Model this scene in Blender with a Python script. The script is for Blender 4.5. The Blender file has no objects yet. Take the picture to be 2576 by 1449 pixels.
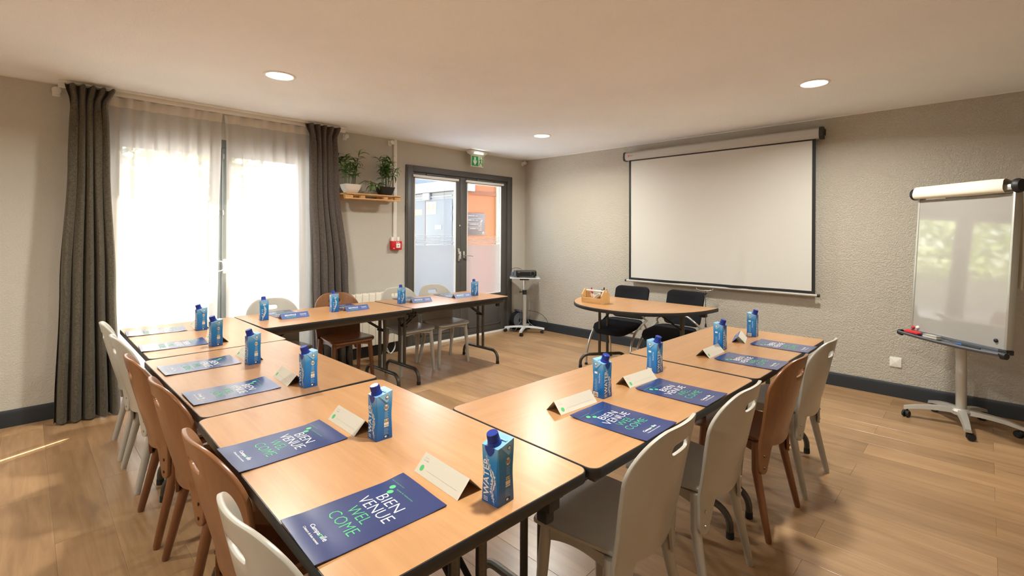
import bpy, bmesh, math, random
from mathutils import Vector, Matrix, noise

PI = math.pi
R = math.radians
rnd = random.Random(7)
scene = bpy.context.scene
COL = scene.collection

# ------------------------------------------------------------------ camera, sky, sun, exposure
FPX = 1209.1159
YAW = 46.5745007
cam_data = bpy.data.cameras.new('camera')
cam_data.sensor_width = 36.0
cam_data.lens = FPX / 2576.0 * 36.0
cam_data.shift_x = -48.68 / 2576.0
cam_data.shift_y = -135.85 / 2576.0
cam_data.clip_start = 0.02
cam = bpy.data.objects.new('camera', cam_data)
COL.objects.link(cam)
cam.matrix_world = (Matrix.Translation((0, 0, 1.393449)) @ Matrix.Rotation(-R(YAW), 4, 'Z')
                    @ Matrix.Rotation(PI / 2, 4, 'X') @ Matrix.Rotation(0.004985, 4, 'Z'))
scene.camera = cam

SUN_AZ = Vector((0.902, 0.431, 0)).normalized()
SUN_EL = R(37)
world = bpy.data.worlds.new('sky')
scene.world = world
world.use_nodes = True
wn = world.node_tree
wbg = wn.nodes['Background']
sky = wn.nodes.new('ShaderNodeTexSky')
sky.sky_type = 'NISHITA'
sky.sun_disc = False
sky.sun_elevation = SUN_EL
sky.sun_rotation = math.atan2(SUN_AZ.x, SUN_AZ.y)
sky.air_density = 1.2
sky.dust_density = 2.5
sky.ozone_density = 1.0
wn.links.new(sky.outputs[0], wbg.inputs[0])
wbg.inputs[1].default_value = 2.2

sun_d = bpy.data.lights.new('sun', 'SUN')
sun_d.energy = 62.0
sun_d.color = (1.0, 0.93, 0.82)
sun_d.angle = 0.0095
sun = bpy.data.objects.new('sun', sun_d)
COL.objects.link(sun)
to_sun = (SUN_AZ * math.cos(SUN_EL) + Vector((0, 0, math.sin(SUN_EL)))).normalized()
sun.rotation_euler = to_sun.to_track_quat('Z', 'Y').to_euler()
sun.location = (6, 9, 8)

LAMP_W = 31.5             # watts of each ceiling downlight
LAMP_C = (1.0, 0.995, 0.93)

scene.view_settings.view_transform = 'Standard'
scene.view_settings.look = 'None'
scene.view_settings.exposure = 0.40
scene.view_settings.gamma = 1.0
scene.view_settings.use_curve_mapping = False
scene.cycles.use_denoising = True
scene.cycles.max_bounces = 10
scene.cycles.diffuse_bounces = 6
scene.cycles.transparent_max_bounces = 16
scene.cycles.sample_clamp_indirect = 6.0

# ------------------------------------------------------------------ materials
MATS = {}

def node_mat(name):
    m = bpy.data.materials.new(name)
    m.use_nodes = True
    nt = m.node_tree
    b = nt.nodes['Principled BSDF']
    MATS[name] = m
    return m, nt, b

def bump(nt, b, height_socket, strength, dist):
    n = nt.nodes.new('ShaderNodeBump')
    n.inputs['Strength'].default_value = strength
    n.inputs['Distance'].default_value = dist
    nt.links.new(height_socket, n.inputs['Height'])
    nt.links.new(n.outputs[0], b.inputs['Normal'])

def mapping(nt, scale, coord='Object', rand=False):
    tc = nt.nodes.new('ShaderNodeTexCoord')
    mp = nt.nodes.new('ShaderNodeMapping')
    mp.inputs['Scale'].default_value = scale
    nt.links.new(tc.outputs[coord], mp.inputs['Vector'])
    if rand:
        oi = nt.nodes.new('ShaderNodeObjectInfo')
        mu = nt.nodes.new('ShaderNodeVectorMath'); mu.operation = 'SCALE'
        mu.inputs[0].default_value = (37.0, 51.0, 23.0)
        nt.links.new(oi.outputs['Random'], mu.inputs['Scale'])
        nt.links.new(mu.outputs[0], mp.inputs['Location'])
    return mp.outputs[0]

def noise_tex(nt, vec, scale, detail=4, rough=0.55, dist=0.0):
    n = nt.nodes.new('ShaderNodeTexNoise')
    n.inputs['Scale'].default_value = scale
    n.inputs['Detail'].default_value = detail
    n.inputs['Roughness'].default_value = rough
    n.inputs['Distortion'].default_value = dist
    nt.links.new(vec, n.inputs['Vector'])
    return n.outputs['Fac']

def ramp(nt, fac, stops):
    r = nt.nodes.new('ShaderNodeValToRGB')
    e = r.color_ramp.elements
    while len(e) < len(stops):
        e.new(0.5)
    for i, (p, c) in enumerate(stops):
        e[i].position = p
        e[i].color = (c[0], c[1], c[2], 1)
    nt.links.new(fac, r.inputs[0])
    return r.outputs[0]

def mixc(nt, fac, a, b, blend='MIX'):
    m = nt.nodes.new('ShaderNodeMix'); m.data_type = 'RGBA'; m.blend_type = blend
    if isinstance(fac, (int, float)): m.inputs[0].default_value = fac
    else: nt.links.new(fac, m.inputs[0])
    for s, v in ((6, a), (7, b)):
        if isinstance(v, tuple): m.inputs[s].default_value = (v[0], v[1], v[2], 1)
        else: nt.links.new(v, m.inputs[s])
    return m.outputs[2]

def plain(name, c, rough=0.5, metal=0.0, spec=0.5, coat=0.0, var=0.0, vscale=12, bmp=0, bscale=60, bdist=0.001):
    m, nt, b = node_mat(name)
    b.inputs['Base Color'].default_value = (c[0], c[1], c[2], 1)
    b.inputs['Roughness'].default_value = rough
    b.inputs['Metallic'].default_value = metal
    b.inputs['Specular IOR Level'].default_value = spec
    b.inputs['Coat Weight'].default_value = coat
    b.inputs['Coat Roughness'].default_value = 0.15
    if var or bmp:
        v = mapping(nt, (1, 1, 1))
    if var:
        f = noise_tex(nt, v, vscale, 3)
        lo = tuple(x * (1 - var) for x in c); hi = tuple(min(1, x * (1 + var)) for x in c)
        nt.links.new(ramp(nt, f, [(0.3, lo), (0.7, hi)]), b.inputs['Base Color'])
    if bmp:
        bump(nt, b, noise_tex(nt, v, bscale, 2), bmp, bdist)
    return m

def plaster(name, c, strength, scale, dist):
    m, nt, b = node_mat(name)
    v = mapping(nt, (1, 1, 1))
    f = noise_tex(nt, v, 1.3, 3)
    nt.links.new(ramp(nt, f, [(0.3, tuple(x * 0.965 for x in c)), (0.7, tuple(min(1, x * 1.02) for x in c))]), b.inputs['Base Color'])
    b.inputs['Roughness'].default_value = 0.85
    b.inputs['Specular IOR Level'].default_value = 0.2
    h = noise_tex(nt, v, scale, 3, 0.5, 0.6)
    h2 = ramp(nt, h, [(0.38, (0, 0, 0)), (0.62, (1, 1, 1))])
    bump(nt, b, h2, strength, dist)
    return m

def wood(name, c1, c2, c3, scale, axis, rough, spec=0.5, rand=False, dark=None, coat=0.0, ring=7.0, bmp=0.0):
    """streaky grain running along axis"""
    m, nt, b = node_mat(name)
    s = [scale] * 3
    s[axis] = scale * 0.06
    v = mapping(nt, tuple(s), 'Object', rand)
    g1 = noise_tex(nt, v, ring, 5, 0.6, 1.2)
    s2 = [scale * 1.0] * 3; s2[axis] = scale * 0.16
    v2 = mapping(nt, tuple(s2), 'Object', rand)
    g2 = noise_tex(nt, v2, 1.2, 3, 0.5, 0.8)
    c = ramp(nt, g1, [(0.28, c1), (0.5, c2), (0.74, c3)])
    c = mixc(nt, 0.45, c, ramp(nt, g2, [(0.3, c1), (0.7, c3)]))
    if dark:
        v3 = mapping(nt, tuple(x * 0.9 for x in s2), 'Object', rand)
        k = noise_tex(nt, v3, 3.1, 2, 0.5, 0.3)
        c = mixc(nt, ramp(nt, k, [(0.66, (0, 0, 0)), (0.76, (0.55, 0.55, 0.55))]), c, dark)
    if rand:
        oi = nt.nodes.new('ShaderNodeObjectInfo')
        hs = nt.nodes.new('ShaderNodeHueSaturation')
        ma = nt.nodes.new('ShaderNodeMapRange'); ma.inputs[3].default_value = 0.86; ma.inputs[4].default_value = 1.12
        nt.links.new(oi.outputs['Random'], ma.inputs[0])
        nt.links.new(ma.outputs[0], hs.inputs['Value'])
        nt.links.new(c, hs.inputs['Color']); c = hs.outputs[0]
    nt.links.new(c, b.inputs['Base Color'])
    b.inputs['Roughness'].default_value = rough
    b.inputs['Specular IOR Level'].default_value = spec
    b.inputs['Coat Weight'].default_value = coat
    b.inputs['Coat Roughness'].default_value = 0.2
    if bmp:
        bump(nt, b, g1, bmp, 0.001)
    return m

def emit(name, c, s):
    m, nt, b = node_mat(name)
    b.inputs['Base Color'].default_value = (0.8, 0.8, 0.8, 1)
    b.inputs['Emission Color'].default_value = (c[0], c[1], c[2], 1)
    b.inputs['Emission Strength'].default_value = s
    return m

def thin(name, transp, c, glossy=0.0, translucent=0.0, diffuse=0.0, dc=None):
    """thin sheet: transparent + glossy + translucent + diffuse weights"""
    m = bpy.data.materials.new(name); m.use_nodes = True; MATS[name] = m
    nt = m.node_tree; nt.nodes.clear()
    out = nt.nodes.new('ShaderNodeOutputMaterial')
    tr = nt.nodes.new('ShaderNodeBsdfTransparent'); acc = tr.outputs[0]; tot = transp
    for kind, wgt in (('ShaderNodeBsdfGlossy', glossy), ('ShaderNodeBsdfTranslucent', translucent), ('ShaderNodeBsdfDiffuse', diffuse)):
        if wgt <= 0: continue
        n = nt.nodes.new(kind); k_ = dc if (dc and 'Diffuse' in kind) else c; n.inputs['Color'].default_value = (k_[0], k_[1], k_[2], 1)
        if kind == 'ShaderNodeBsdfGlossy':
            n.inputs['Roughness'].default_value = 0.02; n.inputs['Color'].default_value = (1, 1, 1, 1)
        mx = nt.nodes.new('ShaderNodeMixShader'); tot += wgt
        mx.inputs[0].default_value = wgt / tot
        nt.links.new(acc, mx.inputs[1]); nt.links.new(n.outputs[0], mx.inputs[2]); acc = mx.outputs[0]
    nt.links.new(acc, out.inputs[0])
    return m

def fabric(name, c1, c2, scale=420, rough=0.9, strength=0.4):
    m, nt, b = node_mat(name)
    va = mapping(nt, (1.0, 1.0, 0.12)); vb = mapping(nt, (0.16, 0.16, 1.0))
    f1 = noise_tex(nt, va, scale, 2); f2 = noise_tex(nt, vb, scale, 2)
    ad = nt.nodes.new('ShaderNodeMath'); ad.operation = 'ADD'
    nt.links.new(f1, ad.inputs[0]); nt.links.new(f2, ad.inputs[1])
    hf = nt.nodes.new('ShaderNodeMath'); hf.operation = 'MULTIPLY'; hf.inputs[1].default_value = 0.5
    nt.links.new(ad.outputs[0], hf.inputs[0])
    nt.links.new(ramp(nt, hf.outputs[0], [(0.38, c1), (0.62, c2)]), b.inputs['Base Color'])
    b.inputs['Roughness'].default_value = rough
    b.inputs['Specular IOR Level'].default_value = 0.15
    b.inputs['Sheen Weight'].default_value = 0.15
    bump(nt, b, hf.outputs[0], strength, 0.001)
    return m

plaster('ceiling_paint', (0.935, 0.95, 0.95), 0.35, 95, 0.004)
plaster('wall_paint', (0.545, 0.512, 0.442), 0.35, 90, 0.004)
plaster('wall_crepi', (0.515, 0.472, 0.395), 0.7, 85, 0.006)
plain('skirting_paint', (0.022, 0.027, 0.032), 0.45, bmp=0.1, bscale=30)
plain('white_trim', (0.80, 0.77, 0.70), 0.5)
wood('oak_plank', (0.235, 0.132, 0.062), (0.35, 0.205, 0.098), (0.475, 0.292, 0.148), 4.2, 1, 0.30, 0.55, rand=True, dark=(0.20, 0.13, 0.08), ring=6.0, bmp=0.15)
plain('underlay', (0.12, 0.075, 0.04), 0.8)
wood('beech_laminate', (0.345, 0.172, 0.068), (0.40, 0.206, 0.085), (0.455, 0.242, 0.104), 9, 0, 0.30, 0.42, rand=True, ring=5.0)
plain('black_edge', (0.018, 0.016, 0.015), 0.45, bmp=0.1, bscale=200)
plain('hammered_metal', (0.10, 0.09, 0.075), 0.38, 0.75, bmp=0.35, bscale=380, var=0.35, vscale=500)
plain('black_plastic', (0.012, 0.012, 0.013), 0.5)
plain('rubber', (0.01, 0.01, 0.01), 0.7)
plain('grey_lacquer_shaded', (0.40, 0.37, 0.31), 0.33, spec=0.5, var=0.03)  # light grey chair paint with the shade of the front chairs in its colour
plain('grey_lacquer_lit', (0.42, 0.395, 0.34), 0.33, spec=0.5, var=0.03)  # same grey chair paint, lightened for the chairs in brighter light
wood('walnut_ply', (0.15, 0.058, 0.021), (0.195, 0.078, 0.029), (0.25, 0.108, 0.042), 5, 2, 0.3, 0.5, rand=True, ring=4.0)
wood('walnut_leg', (0.14, 0.050, 0.017), (0.175, 0.064, 0.023), (0.22, 0.088, 0.034), 8, 2, 0.32, 0.5, rand=True, ring=4.0)
plain('screw_brown', (0.10, 0.055, 0.03), 0.35, 0.8)
plain('screw_steel', (0.55, 0.52, 0.46), 0.3, 0.9)
plain('black_fabric', (0.012, 0.012, 0.014), 0.9, spec=0.2, bmp=0.3, bscale=500)
plain('silver_tube', (0.62, 0.60, 0.55), 0.3, 0.85)
plain('silver_paint', (0.50, 0.48, 0.43), 0.38, 0.5)
plain('grey_door_paint', (0.08, 0.075, 0.069), 0.42)
plain('window_frame_daylit', (0.17, 0.19, 0.19), 0.45)  # lighter and bluer than the door paint; daylight put into the colour
plain('chrome', (0.75, 0.75, 0.74), 0.15, 1.0)
thin('glass', 0.93, (1, 1, 1), glossy=0.07)
m, nt, b = node_mat('frosted_film')
b.inputs['Base Color'].default_value = (0.68, 0.69, 0.705, 1); b.inputs['Roughness'].default_value = 0.30
b.inputs['Transmission Weight'].default_value = 0.75; b.inputs['IOR'].default_value = 1.12
tl = nt.nodes.new('ShaderNodeBsdfTranslucent'); tl.inputs[0].default_value = (0.8, 0.81, 0.82, 1)
mx = nt.nodes.new('ShaderNodeMixShader'); mx.inputs[0].default_value = 0.03
nt.links.new(b.outputs[0], mx.inputs[1]); nt.links.new(tl.outputs[0], mx.inputs[2]); nt.links.new(mx.outputs[0], nt.nodes['Material Output'].inputs[0])
thin('sheer_voile', 0.05, (0.30, 0.29, 0.27), translucent=0.52, diffuse=0.38, dc=(0.92, 0.85, 0.74))
thin('sheer_band', 0.03, (0.45, 0.41, 0.35), translucent=0.40, diffuse=0.57, dc=(0.92, 0.82, 0.69))
fabric('curtain_cloth', (0.055, 0.046, 0.030), (0.135, 0.115, 0.082))
fabric('curtain_cloth_taupe', (0.06, 0.048, 0.040), (0.14, 0.115, 0.098))
plain('folder_blue', (0.014, 0.030, 0.125), 0.24, spec=0.55, coat=0.25, var=0.08, vscale=6)
plain('print_white', (0.85, 0.82, 0.76), 0.5)
plain('print_green', (0.06, 0.42, 0.14), 0.5)
plain('card_cream', (0.55, 0.50, 0.41), 0.6)
plain('card_blue', (0.04, 0.075, 0.22), 0.5)
plain('print_grey', (0.35, 0.33, 0.30), 0.6)
plain('print_dark', (0.03, 0.03, 0.03), 0.6)
plain('cap_blue', (0.006, 0.030, 0.25), 0.32)
plain('splash_white', (0.66, 0.72, 0.78), 0.35, var=0.3, vscale=160)
plain('splash_dark', (0.03, 0.07, 0.20), 0.35)
plain('badge_cream', (0.78, 0.70, 0.56), 0.45)
plain('badge_brown', (0.16, 0.09, 0.06), 0.5)
plain('badge_red', (0.65, 0.06, 0.03), 0.5)
plain('badge_yellow', (0.75, 0.50, 0.05), 0.5)
plain('print_paleblue', (0.24, 0.46, 0.64), 0.45)
# carton body: print runs from pale blue at the top to deep blue at the foot
m, nt, b = node_mat('carton_print')
tc = nt.nodes.new('ShaderNodeTexCoord'); sp = nt.nodes.new('ShaderNodeSeparateXYZ')
nt.links.new(tc.outputs['Object'], sp.inputs[0])
mr = nt.nodes.new('ShaderNodeMapRange'); mr.inputs[1].default_value = 0.0; mr.inputs[2].default_value = 0.157
nt.links.new(sp.outputs[2], mr.inputs[0])
cc = ramp(nt, mr.outputs[0], [(0.0, (0.003, 0.085, 0.32)), (0.3, (0.003, 0.15, 0.46)), (0.7, (0.012, 0.22, 0.52)), (0.96, (0.22, 0.44, 0.64))])
nt.links.new(cc, b.inputs['Base Color']); b.inputs['Roughness'].default_value = 0.3; b.inputs['Coat Weight'].default_value = 0.2
plain('radiator_enamel', (0.80, 0.74, 0.62), 0.4)
plain('plastic_white', (0.80, 0.77, 0.70), 0.42)
plain('alarm_red', (0.55, 0.008, 0.012), 0.35)
plain('exit_green', (0.01, 0.26, 0.09), 0.45)
plain('exit_cream', (0.80, 0.80, 0.62), 0.5)
wood('pine', (0.55, 0.31, 0.12), (0.64, 0.38, 0.16), (0.70, 0.45, 0.21), 12, 0, 0.5, 0.4, rand=True, ring=4)
wood('bamboo_box', (0.58, 0.33, 0.12), (0.68, 0.41, 0.17), (0.75, 0.48, 0.22), 14, 0, 0.4, 0.4, ring=4)
plain('pot_white', (0.78, 0.73, 0.64), 0.3)
plain('pot_black', (0.018, 0.014, 0.014), 0.4)
plain('soil', (0.03, 0.02, 0.013), 0.95)
plain('leaf_green', (0.06, 0.16, 0.025), 0.4, var=0.35, vscale=9)
plain('leaf_yellowgreen', (0.13, 0.21, 0.03), 0.4, var=0.3, vscale=9)
plain('stem_green', (0.10, 0.13, 0.03), 0.5)
plain('stem_dark', (0.025, 0.02, 0.015), 0.5)
plain('projector_black', (0.008, 0.007, 0.007), 0.3)
plain('projector_grey', (0.10, 0.11, 0.13), 0.45)
plain('tray_grey', (0.55, 0.56, 0.57), 0.35)
plain('lens_glass', (0.01, 0.01, 0.012), 0.08)
plain('cable_black', (0.01, 0.01, 0.011), 0.5)
plain('cable_grey', (0.28, 0.28, 0.28), 0.5)
plain('cable_white', (0.75, 0.73, 0.68), 0.5)
plain('screen_white', (0.60, 0.58, 0.53), 0.75, spec=0.25)
plain('screen_black', (0.010, 0.009, 0.009), 0.6)
plain('case_silver', (0.47, 0.45, 0.41), 0.45, 0.15)
plain('board_enamel', (0.37, 0.35, 0.32), 0.045, spec=0.8)
plain('board_alu', (0.55, 0.55, 0.50), 0.35, 0.6)
plain('paper_cream', (0.82, 0.74, 0.60), 0.7)
plain('marker_red', (0.55, 0.02, 0.03), 0.35)
plain('felt_beige', (0.50, 0.46, 0.38), 0.85)
plain('marker_blue', (0.02, 0.12, 0.35), 0.35)
plain('magnet_white', (0.82, 0.80, 0.76), 0.3)
plain('light_trim', (0.85, 0.82, 0.76), 0.4)
emit('lamp_glow', (1.0, 0.93, 0.82), 9.0)
emit('led_glow', (0.9, 1.0, 0.95), 14.0)
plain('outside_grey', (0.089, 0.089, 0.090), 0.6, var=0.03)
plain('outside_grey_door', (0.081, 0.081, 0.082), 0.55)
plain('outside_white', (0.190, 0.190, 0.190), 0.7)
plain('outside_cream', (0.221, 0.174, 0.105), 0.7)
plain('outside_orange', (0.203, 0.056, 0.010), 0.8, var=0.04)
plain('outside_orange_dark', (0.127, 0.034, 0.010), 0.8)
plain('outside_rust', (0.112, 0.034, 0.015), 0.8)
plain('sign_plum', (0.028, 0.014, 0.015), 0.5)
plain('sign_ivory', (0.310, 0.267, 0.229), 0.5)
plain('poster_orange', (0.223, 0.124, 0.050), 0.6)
plain('paving', (0.78, 0.75, 0.70), 0.85, var=0.1, vscale=3)
plain('rail_bluegrey', (0.093, 0.105, 0.124), 0.6)
plain('tree_leaf', (0.22, 0.30, 0.05), 0.6, var=0.35, vscale=2)
plain('tree_leaf_autumn', (0.42, 0.36, 0.06), 0.6, var=0.35, vscale=2)
plain('tree_bark', (0.10, 0.075, 0.05), 0.9)

# ------------------------------------------------------------------ mesh helpers
_text_cache = {}

def text_geo(body, offset=0.0, shear=0.0):
    key = (body, offset)
    if key not in _text_cache:
        cu = bpy.data.curves.new('lettering_curve', 'FONT')
        cu.body = body; cu.size = 1.0; cu.offset = offset; cu.resolution_u = 2
        o = bpy.data.objects.new('lettering_curve', cu)
        COL.objects.link(o)
        dg = bpy.context.evaluated_depsgraph_get()
        me = bpy.data.meshes.new_from_object(o.evaluated_get(dg))
        vs = [tuple(v.co) for v in me.vertices]; fs = [tuple(p.vertices) for p in me.polygons]
        bpy.data.objects.remove(o); bpy.data.curves.remove(cu); bpy.data.meshes.remove(me)
        x0 = min(v[0] for v in vs); x1 = max(v[0] for v in vs); y0 = min(v[1] for v in vs); y1 = max(v[1] for v in vs)
        vs = [((v[0] - x0) / (x1 - x0), (v[1] - y0) / (y1 - y0)) for v in vs]
        _text_cache[key] = (vs, fs)
    return _text_cache[key]

def rrect(w, h, r, n=5, cx=0, cy=0):
    """rounded rectangle outline, counter-clockwise"""
    pts = []
    for k, (sx, sy) in enumerate(((1, -1), (1, 1), (-1, 1), (-1, -1))):
        ox, oy = sx * (w / 2 - r), sy * (h / 2 - r)
        a0 = -PI / 2 + k * PI / 2
        for i in range(n + 1):
            a = a0 + i / n * PI / 2
            pts.append((cx + ox + r * math.cos(a), cy + oy + r * math.sin(a)))
    return pts

class B:
    def __init__(self):
        self.bm = bmesh.new(); self.mi = 0

    def _tag(self, faces):
        for f in faces: f.material_index = self.mi

    def box(self, c, s, rot=None, bev=0.0, seg=2):
        mat = Matrix.Translation(c) @ (rot if rot is not None else Matrix.Identity(4)) @ Matrix.Diagonal((s[0], s[1], s[2], 1))
        r = bmesh.ops.create_cube(self.bm, size=1.0, matrix=mat)
        vs = r['verts']; fs = list({f for v in vs for f in v.link_faces})
        self._tag(fs)
        if bev > 0:
            es = list({e for v in vs for e in v.link_edges})
            q = bmesh.ops.bevel(self.bm, geom=es, offset=bev, segments=seg, affect='EDGES', profile=0.5)
            self._tag(q['faces'])
        return self

    def span(self, a, b, bev=0.0, seg=2):
        return self.box([(a[i] + b[i]) / 2 for i in range(3)], [abs(b[i] - a[i]) for i in range(3)], None, bev, seg)

    def cyl(self, p0, p1, r0, r1=None, seg=16, caps=True):
        p0 = Vector(p0); p1 = Vector(p1); r1 = r0 if r1 is None else r1
        z = (p1 - p0).normalized()
        q = z.to_track_quat('Z', 'Y').to_matrix()
        x, y = q @ Vector((1, 0, 0)), q @ Vector((0, 1, 0))
        ra = []; rb = []
        for i in range(seg):
            a = 2 * PI * i / seg; d = x * math.cos(a) + y * math.sin(a)
            ra.append(self.bm.verts.new(p0 + d * r0)); rb.append(self.bm.verts.new(p1 + d * r1))
        fs = []
        for i in range(seg):
            j = (i + 1) % seg; fs.append(self.bm.faces.new((ra[i], ra[j], rb[j], rb[i])))
        if caps:
            fs.append(self.bm.faces.new(list(reversed(ra)))); fs.append(self.bm.faces.new(rb))
        self._tag(fs); return self

    def tube(self, pts, r, seg=8, closed=False, radii=None):
        pts = [Vector(p) for p in pts]; n = len(pts)
        rings = []
        up = None
        for i, p in enumerate(pts):
            if closed: t = (pts[(i + 1) % n] - pts[i - 1]).normalized()
            else: t = (pts[min(i + 1, n - 1)] - pts[max(i - 1, 0)]).normalized()
            if up is None:
                ref = Vector((0, 0, 1)) if abs(t.z) < 0.9 else Vector((1, 0, 0))
                up = (ref - t * ref.dot(t)).normalized()
            else:
                up = (up - t * up.dot(t))
                if up.length < 1e-6: up = t.orthogonal()
                up.normalize()
            s = t.cross(up); rr = radii[i] if radii else r
            rings.append([self.bm.verts.new(p + (up * math.cos(2 * PI * k / seg) + s * math.sin(2 * PI * k / seg)) * rr) for k in range(seg)])
        fs = []
        rng = range(n if closed else n - 1)
        for i in rng:
            a, b = rings[i], rings[(i + 1) % n]
            for k in range(seg):
                l = (k + 1) % seg; fs.append(self.bm.faces.new((a[k], b[k], b[l], a[l])))
        if not closed:
            fs.append(self.bm.faces.new(rings[0])); fs.append(self.bm.faces.new(list(reversed(rings[-1]))))
        self._tag(fs); return self

    def lathe(self, prof, c=(0, 0, 0), seg=24, axis='Z'):
        c = Vector(c); rings = []
        def P(r, z, a):
            if axis == 'Z': return c + Vector((r * math.cos(a), r * math.sin(a), z))
            if axis == 'Y': return c + Vector((r * math.cos(a), z, -r * math.sin(a)))
            return c + Vector((z, r * math.cos(a), r * math.sin(a)))
        for r, z in prof:
            if r < 1e-6: rings.append([self.bm.verts.new(P(0, z, 0))])
            else: rings.append([self.bm.verts.new(P(r, z, 2 * PI * k / seg)) for k in range(seg)])
        fs = []
        for a, b in zip(rings, rings[1:]):
            for k in range(seg):
                l = (k + 1) % seg
                if len(a) == 1 and len(b) == 1: continue
                if len(a) == 1: fs.append(self.bm.faces.new((a[0], b[l], b[k])))
                elif len(b) == 1: fs.append(self.bm.faces.new((a[k], a[l], b[0])))
                else: fs.append(self.bm.faces.new((a[k], a[l], b[l], b[k])))
        self._tag(fs); return self

    def loft(self, loops, cap0=True, cap1=True, closed=True):
        rs = [[self.bm.verts.new(p) for p in lp] for lp in loops]
        fs = []; n = len(rs[0])
        for a, b in zip(rs, rs[1:]):
            for k in range(n if closed else n - 1):
                l = (k + 1) % n; fs.append(self.bm.faces.new((a[k], a[l], b[l], b[k])))
        if cap0: fs.append(self.bm.faces.new(list(reversed(rs[0]))))
        if cap1: fs.append(self.bm.faces.new(rs[-1]))
        self._tag(fs); return self

    def prism(self, poly, a0, a1, M=None, bev=0.0):
        """polygon in local xy from z=a0 to a1, placed by matrix M"""
        M = M or Matrix.Identity(4)
        def ins(p, d):
            cx = sum(q[0] for q in poly) / len(poly); cy = sum(q[1] for q in poly) / len(poly)
            v = Vector((p[0] - cx, p[1] - cy)); L = v.length
            v *= max(0, (L - d)) / L if L else 0
            return (cx + v.x, cy + v.y)
        loops = []
        if bev > 0:
            loops = [[M @ Vector((*ins(p, bev), a0)) for p in poly], [M @ Vector((*p, a0 + bev)) for p in poly],
                     [M @ Vector((*p, a1 - bev)) for p in poly], [M @ Vector((*ins(p, bev), a1)) for p in poly]]
        else:
            loops = [[M @ Vector((*p, a0)) for p in poly], [M @ Vector((*p, a1)) for p in poly]]
        return self.loft(loops)

    def surf(self, fn, nu, nv, closeu=False):
        g = [[self.bm.verts.new(fn(i / nu, j / nv)) for j in range(nv + 1)] for i in range(nu if closeu else nu + 1)]
        fs = []
        for i in range(nu):
            a = g[i]; b = g[(i + 1) % len(g)]
            for j in range(nv):
                fs.append(self.bm.faces.new((a[j], b[j], b[j + 1], a[j + 1])))
        self._tag(fs); return self

    def poly(self, pts):
        f = self.bm.faces.new([self.bm.verts.new(p) for p in pts]); self._tag([f]); return self

    def text(self, body, o, ux, uy, w, h, offset=0.0, zfn=None):
        vs, fs = text_geo(body, offset)
        o = Vector(o); ux = Vector(ux); uy = Vector(uy)
        bv = []
        for v in vs:
            p = o + ux * (v[0] * w) + uy * (v[1] * h)
            if zfn: p = zfn(p)
            bv.append(self.bm.verts.new(p))
        out = []
        for f in fs:
            try: out.append(self.bm.faces.new([bv[i] for i in f]))
            except ValueError: pass
        self._tag(out); return self

    def disc(self, c, ux, uy, rx, ry=None, seg=20):
        c = Vector(c); ux = Vector(ux); uy = Vector(uy); ry = ry or rx
        return self.poly([c + ux * (rx * math.cos(2 * PI * k / seg)) + uy * (ry * math.sin(2 * PI * k / seg)) for k in range(seg)])

    def mesh(self, name, mats, smooth=35, recalc=True, weld=0):
        bm = self.bm
        if weld: bmesh.ops.remove_doubles(bm, verts=bm.verts, dist=weld)
        if recalc: bmesh.ops.recalc_face_normals(bm, faces=bm.faces)
        me = bpy.data.meshes.new(name)
        bm.to_mesh(me); bm.free()
        for m in (mats if isinstance(mats, (list, tuple)) else [mats]): me.materials.append(MATS[m])
        if smooth:
            me.polygons.foreach_set('use_smooth', [True] * len(me.polygons))
            me.set_sharp_from_angle(angle=R(smooth))
        return me

    def obj(self, name, mats, parent=None, loc=(0, 0, 0), smooth=35, recalc=True, weld=0):
        return link(name, self.mesh(name, mats, smooth, recalc, weld), parent, loc)

def link(name, data, parent=None, loc=(0, 0, 0), rot=None, scale=None):
    o = bpy.data.objects.new(name, data)
    COL.objects.link(o)
    o.parent = parent
    o.location = loc
    if rot is not None: o.rotation_euler = rot
    if scale is not None: o.scale = scale
    return o

def tag(o, label, cat, group=None):
    o['label'] = label; o['category'] = cat
    if group: o['group'] = group
    return o

def thing(name, label, cat, loc=(0, 0, 0), rz=0.0, group=None):
    o = link(name, None, None, loc, (0, 0, rz))
    o.empty_display_size = 0.05
    return tag(o, label, cat, group)

def struct(o):
    o['kind'] = 'structure'; return o

def copy_tree(o, parent=None):
    c = o.copy(); COL.objects.link(c); c.parent = parent
    for ch in list(o.children): copy_tree(ch, c)
    return c

def clone(proto, used, label, loc, rz, group):
    if not used: o = proto; used.append(1)
    else: o = copy_tree(proto)
    o.location = loc; o.rotation_euler = (0, 0, rz); o['label'] = label; o['group'] = group
    return o

def arc(c, r, a0, a1, n, plane='xz'):
    out = []
    for i in range(n + 1):
        a = a0 + (a1 - a0) * i / n; u, v = r * math.cos(a), r * math.sin(a)
        d = {'xz': (u, 0, v), 'yz': (0, u, v), 'xy': (u, v, 0)}[plane]
        out.append((c[0] + d[0], c[1] + d[1], c[2] + d[2]))
    return out

def smooth01(t):
    t = max(0.0, min(1.0, t)); return t * t * (3 - 2 * t)

# ------------------------------------------------------------------ the room shell
WX, WY, H = 5.194, 5.055, 2.5          # inner faces of screen wall and window wall, ceiling
X0, Y0 = -2.85, -1.75                  # inner faces of the two walls behind the camera
TH = 0.25

b = B(); b.span((X0 - TH, Y0 - TH, -0.14), (WX + TH, WY + TH, -0.0085))
floor = struct(b.obj('floor', 'underlay', smooth=0))
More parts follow.
